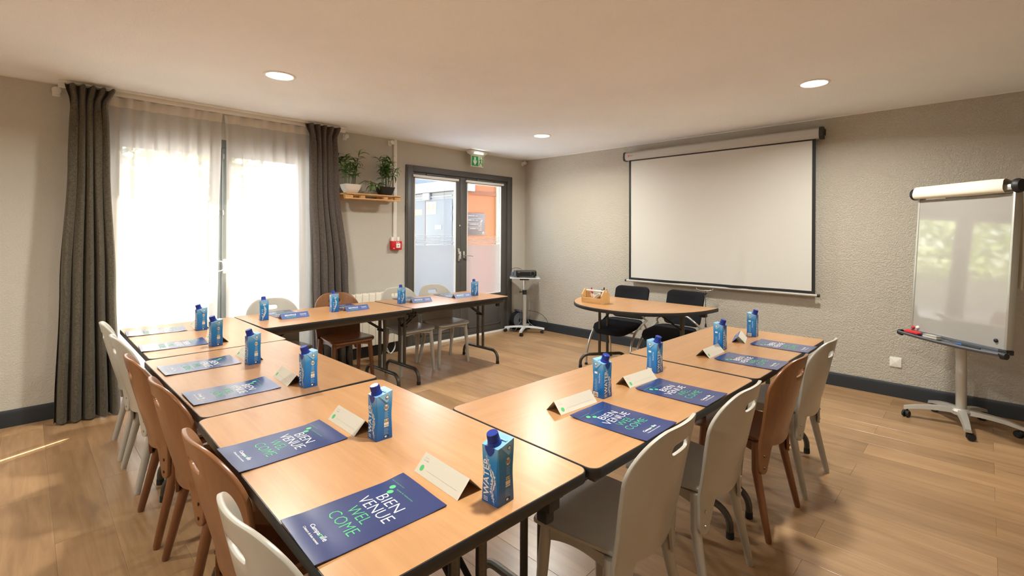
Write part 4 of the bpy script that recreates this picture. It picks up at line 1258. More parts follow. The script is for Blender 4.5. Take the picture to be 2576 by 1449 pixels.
vc = visitor_chair(); vu = []
clone(vc, vu, 'black upholstered visitor chair behind the wooden pen box', (4.375, 2.860, 0), PI / 2 + R(3), 'black visitor chairs')
clone(vc, vu, 'black upholstered visitor chair under the pull cord of the screen', (4.385, 2.272, 0), PI / 2 + R(-4), 'black visitor chairs')

# ------------------------------------------------------------------ water cartons
ORD = ('first', 'second', 'third', 'fourth', 'fifth', 'sixth')
def make_carton():
    """WATER face looks along -y"""
    t = thing('water_carton', '', 'carton')
    h = 0.029
    def oct_(ch, zs):
        p = [(-h, -h + ch), (-h + ch, -h), (h - ch, -h), (h, -h + ch), (h, h - ch), (h - ch, h), (-h + ch, h), (-h, h - ch)]
        return [Vector((x, y, zs(y))) for x, y in p]
    b = B()
    top = lambda y: 0.150 + 0.007 * (y / h)
    b.loft([oct_(0.0015, lambda y: 0.0005), oct_(0.0015, lambda y: 0.003), oct_(0.0022, lambda y: 0.02), oct_(0.0055, lambda y: 0.065), oct_(0.0055, lambda y: 0.085),
            oct_(0.002, lambda y: 0.128), oct_(0.0012, lambda y: top(y) - 0.001)], True, False)
    # roof: slopes to the cap, with a raised rear seam
    tp = oct_(0.0012, lambda y: top(y) - 0.001)
    b.poly([Vector((v.x * 0.995, v.y * 0.995, v.z + 0.0004)) for v in tp])
    b.span((-0.024, 0.004, 0.1508), (0.024, 0.010, 0.1535), 0.001)
    b.obj('body', 'carton_print', t, smooth=20)
    for s in (-1, 1):
        b = B(); x = s * (h + 0.0001)
        M_ = [Vector((x, -0.020, 0.1448)), Vector((x, 0.021, 0.1548)), Vector((x + s * 0.0016, 0.012, 0.124)), Vector((x + s * 0.0016, 0.006, 0.120)), Vector((x + s * 0.0008, -0.006, 0.132))]
        b.loft([M_, [v + Vector((s * 0.0008, 0, 0)) for v in M_]]); b.obj('fold_flap', 'print_paleblue', t, smooth=0)
        b = B(); b.disc((x + s * 0.0027, 0.008, 0.138), (0, s, 0), (0, 0, 1), 0.0058); b.obj('recycling_ring', 'print_dark', t, recalc=False)
        b = B(); b.disc((x + s * 0.0029, 0.008, 0.138), (0, s, 0), (0, 0, 1), 0.0044); b.obj('recycling_mark', 'print_white', t, recalc=False)
    ax = Vector((0, -0.30, 1)).normalized(); o = Vector((0, -0.0125, 0.1465))
    b = B(); b.cyl(o, o + ax * 0.010, 0.0185, 0.0165, 24); b.obj('spout_collar', 'cap_blue', t)
    b = B(); b.cyl(o + ax * 0.0102, o + ax * 0.0305, 0.0150, 0.0146, 28); b.cyl(o + ax * 0.0305, o + ax * 0.0315, 0.0146, 0.0134, 28)
    for k in range(28):
        a = 2 * PI * k / 28; q = ax.to_track_quat('Z', 'Y').to_matrix(); d = q @ Vector((math.cos(a), math.sin(a), 0))
        b.cyl(o + ax * 0.013 + d * 0.0149, o + ax * 0.028 + d * 0.0146, 0.0007, 0.0007, 4, False)
    b.obj('cap', 'cap_blue', t)
    b = B(); f = -h - 0.0001
    P5 = [(-0.017, 0.1425), (-0.0155, 0.133), (-0.006, 0.1215), (0, 0.119), (0.006, 0.1215), (0.0155, 0.133), (0.017, 0.1425)]
    b.loft([[Vector((x, f, z)) for x, z in P5], [Vector((x, f - 0.0009, z)) for x, z in P5]]); b.obj('tear_flap', 'cap_blue', t)
    f = -h - 0.0004; rx = h + 0.0004; ly = -h - 0.0004; by = h + 0.0004
    b = B(); b.text('WATER', (-0.0025, f, 0.020), (0, 0, 1), (-1, 0, 0), 0.092, 0.0195, 0.014)
    for k in range(3): b.poly([(-0.021, f, 0.006 + k * 0.004), (-0.006, f, 0.006 + k * 0.004), (-0.006, f, 0.0075 + k * 0.004), (-0.021, f, 0.0075 + k * 0.004)])
    b.obj('lettering_front', 'print_white', t, recalc=False, smooth=0)
    b = B(); b.text('Drop.Drop', (ly, -0.0125, 0.062), (0, 0, 1), (0, 1, 0), 0.040, 0.0075, 0.008); b.obj('lettering_side', 'print_white', t, recalc=False, smooth=0)
    b = B(); b.text('Drop.Drop', (0.017, by, 0.130), (-1, 0, 0), (0, 0, 1), 0.034, 0.0075, 0.008)
    for k, (w, z) in enumerate(((0.020, 0.122), (0.018, 0.1175), (0.012, 0.080), (0.010, 0.066), (0.010, 0.052), (0.008, 0.034))):
        x = 0.010 if k < 2 else 0.020
        b.poly([(x, by, z), (x - w, by, z), (x - w, by, z + 0.003), (x, by, z + 0.003)])
    b.obj('lettering_rear', 'print_white', t, recalc=False, smooth=0)
    # water splash running down the front and the rear
    rr = random.Random(11)
    def splash(face, cx, mat, wmul, off):
        bb = B(); n = 46; L_ = []
        for i in range(n + 1):
            s = i / n; z = 0.119 - s * 0.116
            c = cx(s); w = (0.0008 + 0.0058 * math.sin(PI * min(1, s * 1.05)) ** 0.7) * wmul
            j1 = rr.uniform(0.5, 1.6); j2 = rr.uniform(0.4, 1.5)
            L_.append((c - w * j1, c + w * j2, z))
        for (a0, a1, z0), (b0, b1, z1) in zip(L_, L_[1:]):
            if face == 'front': bb.poly([(a0, f - off, z0), (b0, f - off, z1), (b1, f - off, z1), (a1, f - off, z0)])
            else: bb.poly([(-a0, by + off, z0), (-b0, by + off, z1), (-b1, by + off, z1), (-a1, by + off, z0)])
        for k in range(34):
            s = rr.uniform(0.2, 0.95); z = 0.119 - s * 0.116; c = cx(s) + rr.choice((-1, 1)) * rr.uniform(0.003, 0.0085); q = rr.uniform(0.0004, 0.0012)
            c = max(-0.0205, min(0.0215, c))
            if face == 'front' and c < 0.0: continue
            if face == 'front': bb.disc((c, f - off, z), (1, 0, 0), (0, 0, 1), q, q * 1.3, 6)
            else: bb.disc((-c, by + off, z), (-1, 0, 0), (0, 0, 1), q, q * 1.3, 6)
        bb.obj('splash_' + face if mat == 'splash_white' else 'splash_core', mat, t, recalc=False, smooth=0)
    cf = lambda s: -0.011 + 0.0255 * smooth01(s / 0.5) - 0.006 * smooth01((s - 0.5) / 0.22) + 0.0075 * smooth01((s - 0.75) / 0.25)
    splash('front', cf, 'splash_white', 1.0, 0.0); splash('front', cf, 'splash_dark', 0.22, 0.0002)
    cr = lambda s: -0.006 + 0.012 * math.sin(s * 4.2)
    splash('rear', cr, 'splash_white', 0.85, 0.0); splash('rear', cr, 'splash_dark', 0.2, 0.0002)
    # information side (+x)
    def rect(bb, y0, y1, z0, z1, dx=0): bb.poly([(rx + dx, y0, z0), (rx + dx, y1, z0), (rx + dx, y1, z1), (rx + dx, y0, z1)])
    b = B(); b.disc((rx, 0.006, 0.104), (0, 1, 0), (0, 0, 1), 0.0078, 0.0095, 22); b.obj('round_badge', 'badge_cream', t, recalc=False)
    b = B()
    for k in range(4): rect(b, -0.0005 + k * 0.0034, 0.0016 + k * 0.0034, 0.098 + (k % 2) * 0.002, 0.110 - (k % 3) * 0.0015, 0.0003)
    b.obj('badge_print', 'badge_brown', t, recalc=False, smooth=0)
    b = B(); rect(b, -0.001, 0.014, 0.0585, 0.0665); b.obj('score_label', 'badge_cream', t, recalc=False, smooth=0)
    for y, m_ in ((0.0005, 'print_green'), (0.005, 'badge_yellow'), (0.0095, 'badge_red')):
        b = B(); rect(b, y, y + 0.004, 0.0600, 0.0650, 0.0003); b.obj('score_colour', m_, t, recalc=False, smooth=0)
    b = B(); rect(b, -0.002, 0.0145, 0.0465, 0.0560); b.obj('label_patch', 'badge_cream', t, recalc=False, smooth=0)
    b = B(); rect(b, -0.002, 0.0145, 0.0410, 0.0450); b.obj('label_patch', 'badge_cream', t, recalc=False, smooth=0)
    b = B()
    for k in range(8): rect(b, 0.0 + 0.001 * (k % 2), 0.014 - 0.0015 * (k % 3), 0.0705 + k * 0.0028, 0.0718 + k * 0.0028)
    for k in range(6): rect(b, -0.003 + 0.001 * (k % 2), 0.014 - 0.002 * (k % 3), 0.0175 + k * 0.0036, 0.0186 + k * 0.0036)
    b.obj('small_print', 'print_paleblue', t, recalc=False, smooth=0)['kind'] = 'stuff'
    b = B(); rect(b, -0.002, 0.015, 0.0065, 0.0135); b.obj('bottom_mark', 'print_dark', t, recalc=False, smooth=0)
    b = B(); rect(b, 0.0005, 0.0075, 0.0075, 0.0125, 0.0003); b.obj('bottom_badge', 'print_white', t, recalc=False, smooth=0)
    # barcode side (-x)
    def rectl(bb, y0, y1, z0, z1, dx=0): bb.poly([(ly - dx, y1, z0), (ly - dx, y0, z0), (ly - dx, y0, z1), (ly - dx, y1, z1)])
    b = B(); rectl(b, -0.002, 0.023, 0.003, 0.022); b.obj('barcode_panel', 'badge_cream', t, recalc=False, smooth=0)
    b = B(); y = 0.0005
    for k in range(14):
        w = rr.choice((0.0005, 0.0009, 0.0004)); rectl(b, y, y + w, 0.006, 0.019, 0.0003); y += w + rr.choice((0.0006, 0.0009))
    b.obj('barcode_bars', 'badge_brown', t, recalc=False, smooth=0)
    b = B(); rectl(b, 0.002, 0.0165, 0.098, 0.106); b.obj('white_box', 'print_white', t, recalc=False, smooth=0)
    b = B()
    for z0, z1 in ((0.0775, 0.0782), (0.0963, 0.0970)): rectl(b, 0.002, 0.0165, z0, z1)
    for k in range(15): rectl(b, 0.001 + 0.0015 * (k % 3), 0.0165 - 0.001 * (k % 4), 0.027 + k * 0.0033, 0.0283 + k * 0.0033)
    b.obj('small_print', 'print_paleblue', t, recalc=False, smooth=0)['kind'] = 'stuff'
    return t
carton = make_carton(); cu_ = []
GC = 'blue water cartons on the tables'
for i, (x, y, a) in enumerate(((0.845, 3.935, 4), (0.790, 3.335, 3), (0.815, 2.745, 2), (0.865, 2.168, 2), (0.812, 1.452, -1), (0.829, 0.897, 2))):
    lab = 'blue water carton on the window row, %s from the curtain end' % ORD[i]
    clone(carton, cu_, lab, (x, y, TZ), -PI / 2 + R(a), GC)
for i, (x, y, a) in enumerate(((1.277, 4.047, 8), (1.830, 4.052, 4), (2.500, 4.080, 2), (3.381, 4.046, 6))):
    lab = 'blue water carton in the row before door and radiator, %s from the curtain end' % ORD[i]
    clone(carton, cu_, lab, (x, y, TZ), PI - R(a), GC)
for i, (x, y, a) in enumerate(((1.659, 1.160, 3), (2.136, 1.182, 2), (2.828, 1.139, 2), (3.351, 1.132, -2))):
    lab = 'blue water carton in the front row, %s counted towards the flip chart' % ORD[i]
    clone(carton, cu_, lab, (x, y, TZ), R(-a), GC)

# ------------------------------------------------------------------ welcome folders
def make_folder():
    """portrait folder, reader at -y"""
    t = thing('welcome_folder', '', 'folder')
    W, L = 0.212, 0.316
    def zf(x, y):
        v = y / L + 0.5
        return 0.0030 + 0.0055 * smooth01((v - 0.80) / 0.2) * (0.35 + 0.65 * (0.5 - x / W)) + 0.0030 * smooth01((0.18 - v) / 0.18) + 0.0006 * math.sin(x * 30 + y * 17)
    b = B(); nu, nv = 8, 20; G = []
    for off in (0.0, -0.0022):
        g = [[b.bm.verts.new(Vector(((i / nu - 0.5) * W, (j / nv - 0.5) * L, zf((i / nu - 0.5) * W, (j / nv - 0.5) * L) + off))) for j in range(nv + 1)] for i in range(nu + 1)]
        G.append(g)
        for i in range(nu):
            for j in range(nv):
                q = (g[i][j], g[i + 1][j], g[i + 1][j + 1], g[i][j + 1]); b.bm.faces.new(q if off == 0 else tuple(reversed(q)))
    A, C = G
    def edge(pa, pc):
        for i in range(len(pa) - 1): b.bm.faces.new((pa[i], pa[i + 1], pc[i + 1], pc[i]))
    edge(A[0], C[0]); edge(A[-1], C[-1]); edge([g[0] for g in A], [g[0] for g in C]); edge([g[-1] for g in A], [g[-1] for g in C])
    b.obj('cover', 'folder_blue', t, smooth=40)
    def lift(p): return Vector((p.x, p.y, zf(p.x, p.y) + 0.0004))
    def TX(bb, s, u0, u1, v0, v1, off=-0.012): bb.text(s, (u0 - W / 2, v0 - L / 2, 0), (1, 0, 0), (0, 1, 0), u1 - u0, v1 - v0, off, lift)
    b = B(); TX(b, 'BIEN', 0.058, 0.154, 0.206, 0.236); TX(b, 'VENUE', 0.034, 0.176, 0.167, 0.198); b.obj('welcome_lettering_white', 'print_white', t, recalc=False, smooth=0)
    b = B(); TX(b, 'WEL', 0.057, 0.143, 0.129, 0.158); TX(b, 'COME', 0.046, 0.166, 0.088, 0.118); b.obj('welcome_lettering_green', 'print_green', t, recalc=False, smooth=0)
    b = B(); TX(b, 'Campa', 0.062, 0.1125, 0.0395, 0.053, 0.008); TX(b, 'ile', 0.1255, 0.145, 0.0425, 0.0555, 0.008)
    TX(b, 'Cr\u00e9ateurs de bons moments', 0.060, 0.146, 0.0285, 0.0345, 0.0); b.obj('brand_lettering', 'print_white', t, recalc=False, smooth=0)
    b = B(); TX(b, 'n', 0.1135, 0.1245, 0.0425, 0.051, 0.012); b.obj('brand_letter_green', 'print_green', t, recalc=False, smooth=0)
    b = B()
    for u, v in ((0.041, 0.262), (0.058, 0.246)):
        b.bm.faces.new([b.bm.verts.new(lift(Vector((u - W / 2 + 0.0085 * math.cos(2 * PI * k / 20), v - L / 2 + 0.0085 * math.sin(2 * PI * k / 20), 0)))) for k in range(20)])
    TX(b, 'www.campanile.com', 0.008, 0.070, 0.277, 0.281, 0.0); TX(b, 'hotels & restaurants', 0.062, 0.139, 0.262, 0.266, 0.0)
    b.obj('green_print', 'print_green', t, recalc=False, smooth=0)
    return t
folder = make_folder(); fu = []
GF = 'blue welcome folders laid out at the seats'
for i, (x, y, a) in enumerate(((0.621, 4.080, 3.5), (0.618, 3.515, 3.5), (0.615, 2.884, -0.5), (0.612, 2.324, 0), (0.571, 1.617, -1.0), (0.566, 1.076, 2.4))):
    clone(folder, fu, 'glossy blue welcome folder on the window row, %s from the curtain end' % ORD[i], (x, y, TZ), -PI / 2 - R(a), GF)
for i, (x, y, a) in enumerate(((1.482, 4.228, 0), (2.020, 4.232, -3), (2.700, 4.262, -3), (3.185, 4.232, -2))):
    clone(folder, fu, 'blue welcome folder in the row before door and radiator, %s from the curtain end' % ORD[i], (x, y, TZ), PI + R(a), GF)
for i, (x, y, a) in enumerate(((1.492, 0.954, 0.8), (1.935, 0.947, 0.3), (2.672, 0.909, 1.0), (3.172, 0.893, 0))):
    clone(folder, fu, 'blue welcome folder in the front row, %s counted towards the flip chart' % ORD[i], (x, y, TZ), R(a), GF)

# ------------------------------------------------------------------ name tents
def make_tent():
    """cream writing side faces -y, blue welcome side faces +y"""
    t = thing('name_tent', '', 'name card')
    L, hb, hz = 0.21, 0.039, 0.0425; th = 0.0006
    for s, nm, m_ in ((-1, 'writing_panel', 'card_cream'), (1, 'welcome_panel', 'card_blue')):
        b = B(); n = Vector((0, s * hz, hb)).normalized()
        p = [Vector((-L / 2, s * hb, 0.0005)), Vector((L / 2, s * hb, 0.0005)), Vector((L / 2, 0, hz)), Vector((-L / 2, 0, hz))]
        q = [v - n * th for v in p]
        b.bm.faces.new([b.bm.verts.new(v) for v in p]).material_index = 0
        b.bm.faces.new([b.bm.verts.new(v) for v in q]).material_index = 1
        vs = list(b.bm.verts)
        for i in range(4):
            j = (i + 1) % 4; b.bm.faces.new((vs[i], vs[j], vs[4 + j], vs[4 + i])).material_index = 1
        b.obj(nm, [m_, 'card_cream'], t, smooth=0)
    ny = Vector((0, -hz, hb)).normalized() * 0.0004
    up = Vector((0, hb, hz)).normalized(); sl = math.hypot(hb, hz)
    def F_(u, v): return Vector((u - L / 2, -hb, 0)) + up * v + ny
    b = B(); b.disc(F_(0.022, 0.018), (1, 0, 0), up, 0.0085, 0.0085); b.obj('green_dot', 'print_green', t, recalc=False)
    b = B()
    b.poly([F_(0.045, 0.0175), F_(0.19, 0.0175), F_(0.19, 0.0182), F_(0.045, 0.0182)])
    b.obj('writing_line', 'print_grey', t, recalc=False, smooth=0)
    b = B(); b.text('Je suis', F_(0.012, 0.0445), (1, 0, 0), up, 0.018, 0.0035); b.text('I am called', F_(0.012, 0.0375), (1, 0, 0), up, 0.022, 0.0035); b.obj('small_lettering', 'print_grey', t, recalc=False, smooth=0)
    ny2 = Vector((0, hz, hb)).normalized() * 0.0004; up2 = Vector((0, -hb, hz)).normalized()
    def K_(u, v): return Vector((L / 2 - u, hb, 0)) + up2 * v + ny2
    b = B(); b.text('BIENVENUE', K_(0.030, 0.028), (-1, 0, 0), up2, 0.083, 0.014, -0.004); b.text('Campanile', K_(0.142, 0.028), (-1, 0, 0), up2, 0.048, 0.011, 0.008)
    b.text('Cr\u00e9ateurs de bons moments', K_(0.142, 0.020), (-1, 0, 0), up2, 0.048, 0.004); b.obj('welcome_lettering', 'print_white', t, recalc=False, smooth=0)
    b = B(); b.text('WELCOME', K_(0.038, 0.011), (-1, 0, 0), up2, 0.068, 0.012, -0.006); b.obj('welcome_lettering_green', 'print_green', t, recalc=False, smooth=0)
    return t
tent = make_tent(); tu = []
GT = 'folded name tents on the tables'
for i, (x, y, a) in enumerate(((0.862, 4.075, 0), (0.832, 3.490, 0), (0.838, 2.886, 0), (0.840, 2.322, 3.0), (0.795, 1.620, 1.2), (0.797, 1.068, 2.6))):
    clone(tent, tu, 'cream name tent with green dot on the window row, %s from the curtain end' % ORD[i], (x, y, TZ), -PI / 2 - R(a), GT)
for i, (x, y, a) in enumerate(((1.480, 3.990, 0), (2.005, 4.005, 0), (2.690, 4.038, -6), (3.190, 4.026, -4))):
    clone(tent, tu, 'blue name tent lettered BIENVENUE, %s from the curtain end' % ORD[i], (x, y, TZ), PI + R(a), GT)
for i, (x, y, a) in enumerate(((1.482, 1.176, -4.0), (1.934, 1.160, -4.5), (2.676, 1.132, 0), (3.170, 1.150, 16))):
    clone(tent, tu, 'cream name tent in the front row, %s counted towards the flip chart' % ORD[i], (x, y, TZ), R(a), GT)

# ------------------------------------------------------------------ pen box on the half-round table
BX = Vector((3.885, 2.800, TZ)); brz = math.atan2(2.681 - 2.914, 3.816 - 3.809)
t = thing('pen_caddy', 'bamboo tool caddy holding markers on the half-round table', 'pen box', BX, brz)
Lc, Wc = 0.238, 0.145
for s in (-1, 1):
    pg = [(-Wc / 2, 0), (Wc / 2, 0), (Wc / 2, 0.078), (0.022, 0.132), (-0.022, 0.132), (-Wc / 2, 0.078)]
    b = B(); x = s * (Lc / 2 - 0.005)
    b.loft([[Vector((x - 0.005, u, v)) for u, v in pg], [Vector((x + 0.005, u, v)) for u, v in pg]]); b.obj('end_panel', 'bamboo_box', t, smooth=0)
    B().span((-Lc / 2 + 0.0102, s * (Wc / 2 - 0.008), 0.0), (Lc / 2 - 0.0102, s * Wc / 2, 0.052), 0.001).obj('side_panel', 'bamboo_box', t)
B().span((-Lc / 2 + 0.0102, -Wc / 2 + 0.0082, 0.0), (Lc / 2 - 0.0102, Wc / 2 - 0.0082, 0.006)).obj('bottom_panel', 'bamboo_box', t, smooth=0)
B().span((-Lc / 2 + 0.0102, -0.003, 0.0062), (Lc / 2 - 0.0102, 0.003, 0.05)).obj('divider', 'bamboo_box', t, smooth=0)
b = B(); b.cyl((-Lc / 2 - 0.003, 0, 0.115), (Lc / 2 + 0.003, 0, 0.115), 0.009, seg=16); b.obj('handle', 'pot_white', t)
Mc = Matrix.Translation(BX) @ Matrix.Rotation(brz, 4, 'Z')
def marker(label, p, q, bodym, capm, r=0.0065):
    p = Mc @ Vector(p); q = Mc @ Vector(q)
    t = thing('marker_pen', label, 'marker', p, 0, 'markers in the pen caddy'); d = q - p
    b = B(); b.cyl((0, 0, 0), d * 0.62, r, seg=12); b.obj('barrel', bodym, t)
    b = B(); b.cyl(d * 0.62, d, r * 1.12, r * 0.95, seg=12); b.obj('cap', capm, t)
marker('red marker standing in the bamboo pen caddy', (-0.075, 0.045, 0.009), (-0.085, 0.055, 0.138), 'plastic_white', 'marker_red')
marker('white marker with red cap leaning in the bamboo pen caddy', (-0.03, 0.040, 0.009), (-0.072, 0.030, 0.126), 'plastic_white', 'marker_red')
marker('blue marker leaning in the bamboo pen caddy', (0.0, 0.045, 0.009), (0.045, 0.050, 0.128), 'marker_blue', 'marker_blue')
marker('tall black marker standing in the bamboo pen caddy', (0.06, 0.045, 0.009), (0.066, 0.052, 0.150), 'black_plastic', 'black_plastic')
marker('black marker with short cap at the end of the bamboo pen caddy', (0.085, 0.045, 0.009), (0.095, 0.052, 0.132), 'black_plastic', 'black_plastic')
pe = Mc @ Vector((0.035, -0.035, 0.0))
t = thing('felt_eraser', 'pale felt board eraser leaning in the bamboo pen caddy', 'eraser', pe, brz)
b = B(); b.box((0.0, 0, 0.052), (0.12, 0.04, 0.018), Matrix.Rotation(-R(38), 4, 'Y'), 0.003); b.obj('felt', 'felt_beige', t)
b = B(); b.box((-0.009, 0, 0.0635), (0.12, 0.04, 0.010), Matrix.Rotation(-R(38), 4, 'Y'), 0.003); b.obj('grip', 'pot_white', t)

# ------------------------------------------------------------------ flip chart easel
erz = R(-130.5)
t = thing('flip_chart_easel', 'mobile whiteboard easel on five castors beside the textured wall', 'easel', (4.75, 0.13, 0), erz)
def castor(par, p, yaw, r=0.026):
    q = Matrix.Rotation(yaw, 3, 'Z')
    c = Vector(p); o = q @ Vector((0.016, 0, 0))
    for s in (-1, 1):
        a = c + o + q @ Vector((0, s * 0.007, 0)); d = c + o + q @ Vector((0, s * 0.022, 0))
        ax_ = (d - a).normalized()
        b = B(); b.cyl(a + Vector((0, 0, r)), d + Vector((0, 0, r)), r, r * 0.86, seg=20); w = b.obj('castor_wheel', 'rubber', par)
    b = B(); b.cyl(c + Vector((0, 0, r * 1.6)), c + Vector((0, 0, r * 2.5)), 0.006, seg=10)
    b.box(c + o * 0.6 + Vector((0, 0, r * 1.45)), (r * 1.5, 0.03, r * 0.9), q.to_4x4(), 0.006); b.obj('castor_fork', 'black_plastic', par)
for k, aw in enumerate((100, 188, 266, 336, 38)):
    a = R(aw) - erz; d = Vector((math.cos(a), math.sin(a), 0)); n = Vector((-d.y, d.x, 0)); rad = 0.335 if k < 3 else 0.31
    b = B(); lo = []
    for i in range(9):
        s = i / 8; u = 0.02 + s * (rad - 0.02); z = 0.125 - 0.045 * s ** 2.2; w = 0.032 - 0.012 * s; hh = 0.034 - 0.012 * s
        lo.append([d * u + n * w + Vector((0, 0, z - hh)), d * u - n * w + Vector((0, 0, z - hh)), d * u - n * w * 0.75 + Vector((0, 0, z)), d * u + n * w * 0.75 + Vector((0, 0, z))])
    b.loft(lo); arm = b.obj('base_arm', 'silver_paint', t, smooth=40)
    castor(arm, d * (rad - 0.022) + Vector((0, 0, 0.0)), a + R(60 + 40 * k))
b = B(); b.lathe([(0, 0.085), (0.06, 0.085), (0.062, 0.11), (0.05, 0.128), (0, 0.13)], seg=20); b.obj('hub', 'silver_paint', t)
b = B(); b.cyl((0, 0, 0.125), (0, 0, 1.20), 0.032, 0.032, 20); b.obj('column', 'silver_paint', t)
b = B(); b.span((-0.06, -0.095, 1.02), (0.10, -0.02, 1.16), 0.01); b.obj('tilt_head', 'black_plastic', t)
tilt = math.atan2(0.06, 0.975)
Mb = Matrix.Translation((0.07, -0.137, 0.655)) @ Matrix.Rotation(-tilt, 4, 'X')     # board frame: x right, z up, -y to the viewer
def bo(builder, name, mat, par, **k):
    builder.bm.transform(Mb); return builder.obj(name, mat, par, **k)
BW, BH = 0.70, 1.02
b = B(); b.span((-BW / 2 + 0.018, 0.0, 0.0), (BW / 2 - 0.018, 0.010, BH)); board = bo(b, 'board_panel', 'board_enamel', t, smooth=0)
for s in (-1, 1):
    b = B(); b.span((s * (BW / 2 - 0.018), -0.006, 0.0), (s * BW / 2, 0.050, BH + 0.02), 0.004); bo(b, 'side_rail', 'board_alu', t)
    b = B(); b.span((s * (BW / 2 - 0.05), -0.008, -0.032), (s * (BW / 2 + 0.002), 0.052, -0.001), 0.004); bo(b, 'corner_piece', 'black_plastic', t)
b = B(); b.span((-BW / 2 + 0.05, -0.002, -0.022), (BW / 2 - 0.05, 0.03, -0.001), 0.003); bo(b, 'bottom_rail', 'projector_grey', t)
# pen tray: shallow trough on the lower edge
b = B(); pr = [(-0.005, -0.034), (-0.075, -0.046), (-0.092, -0.030), (-0.086, -0.022), (-0.072, -0.036), (-0.006, -0.024)]
b.loft([[Vector((x, u, v - 0.010 * (1 - (2 * abs(x) / BW) ** 2) + 0.006)) for u, v in pr] for x in [-BW / 2 - 0.02 + (BW + 0.04) * i / 16 for i in range(17)]]); tray = bo(b, 'pen_tray', 'projector_grey', t, smooth=40)
for s in (-1, 1):
    b = B(); b.cyl((s * (BW / 2 + 0.018), -0.055, -0.031), (s * (BW / 2 + 0.045), -0.055, -0.031), 0.024, 0.021, 18); bo(b, 'tray_end', 'black_plastic', t)
# pad clamp and rolled flip pad at the top
b = B(); b.span((-BW / 2 + 0.0, -0.028, BH + 0.021), (BW / 2 + 0.0, 0.045, BH + 0.062), 0.010); bo(b, 'pad_clamp', 'board_alu', t)
for s in (-1, 1):
    b = B(); b.lathe([(0, 0), (0.046, 0), (0.048, 0.012), (0.040, 0.035), (0, 0.036)], (s * (BW / 2 + 0.001) - (0.036 if s < 0 else 0), 0.0, BH + 0.050), 20, 'X'); bo(b, 'clamp_knob', 'black_plastic', t)
b = B(); b.cyl((BW / 2 + 0.02, 0.05, BH + 0.075), (BW / 2 - 0.03, 0.05, BH + 0.075), 0.020, seg=16, caps=False); b.cyl((BW / 2 + 0.02, 0.05, BH + 0.075), (BW / 2 - 0.03, 0.05, BH + 0.075), 0.015, seg=16, caps=False); bo(b, 'rod_end', 'black_plastic', t)

pad = thing('flip_pad', 'cream paper pad rolled over the top of the whiteboard easel', 'paper pad', (4.75, 0.13, 0), erz)
b = B(); n = 26; lo = []
for i in range(n + 1):
    a = -R(115) - R(300) * i / n; r_ = 0.050 + 0.004 * math.sin(i * 0.7)
    lo.append((0.0 + r_ * math.cos(a) * 1.05 - 0.008, BH + 0.052 + r_ * math.sin(a)))
def roll(u, v):
    i = u * n; k = min(int(i), n - 1); f_ = i - k
    p = lo[k]; q = lo[k + 1]; x = -BW / 2 + 0.002 + (BW - 0.045) * v
    wv = 0.006 * smooth01((v - 0.85) / 0.15) * math.sin(u * 9)
    return Vector((x, p[0] + (q[0] - p[0]) * f_ + wv, p[1] + (q[1] - p[1]) * f_ + wv))
b.surf(roll, n * 2, 16); bo(b, 'rolled_sheets', 'paper_cream', pad, smooth=80)
b = B(); b.surf(lambda u, v: Vector((-0.20 + 0.54 * u, 0.075 + 0.012 * math.sin(u * 5 + v * 4) + 0.02 * v, BH + 0.02 - v * (0.62 + 0.04 * math.sin(u * 7)))), 16, 16); bo(b, 'hanging_sheet', 'paper_cream', pad, smooth=80)

Me = Matrix.Translation((4.75, 0.13, 0)) @ Matrix.Rotation(erz, 4, 'Z') @ Mb
def on_board(name, label, cat, x, y, z, group=None):
    p = Me @ Vector((x, y, z)); o = thing(name, label, cat, p, 0, group); o.rotation_euler = (Me.to_3x3()).to_euler(); return o
for x, z, m_, l_ in ((-0.325, 0.020, 'marker_red', 'small round red magnet low on the whiteboard'), (-0.288, 0.026, 'magnet_white', 'small round white magnet low on the whiteboard'), (0.282, 0.050, 'black_plastic', 'small round black magnet low on the whiteboard')):
    o = on_board('board_magnet', l_, 'magnet', x, -0.0005, z, 'magnets on the whiteboard')
    b = B(); b.lathe([(0, -0.012), (0.009, -0.011), (0.012, -0.007), (0.0125, 0.0), (0, 0)], (0, 0, 0), 18, 'Y'); b.obj('disc', m_, o, smooth=60)
o = on_board('tray_marker', 'red board wiper lying in the pen tray of the easel', 'wiper', -0.285, -0.045, -0.018)
b = B(); b.loft([[Vector((x, y, 0)) for x, y in rrect(0.125, 0.045, 0.012, 3)], [Vector((x, y, 0.010)) for x, y in rrect(0.125, 0.045, 0.012, 3)], [Vector((x, y, 0.020)) for x, y in rrect(0.09, 0.03, 0.01, 3)]]); b.obj('grip', 'marker_red', o, smooth=30)
B().span((-0.058, -0.02, -0.006), (0.058, 0.02, -0.0002), 0.001).obj('felt', 'black_plastic', o)
o = on_board('board_eraser', 'beige felt board eraser lying in the pen tray of the easel', 'eraser', -0.125, -0.045, -0.026)
b = B(); b.span((-0.055, -0.022, 0), (0.055, 0.022, 0.015), 0.002); b.obj('felt', 'felt_beige', o)
b = B(); b.span((-0.055, -0.022, 0.0152), (0.055, 0.022, 0.026), 0.003); b.obj('grip', 'silver_paint', o)
o = on_board('tray_pen', 'thin black pen lying at the far end of the easel tray', 'pen', 0.16, -0.047, -0.026)
b = B(); b.cyl((-0.06, 0, 0.005), (0.065, 0, 0.005), 0.005, seg=10); b.obj('barrel', 'black_plastic', o)
b = B(); b.cyl((-0.10, 0, 0.005), (-0.0602, 0, 0.005), 0.0058, seg=10); b.obj('cap', 'marker_blue', o)

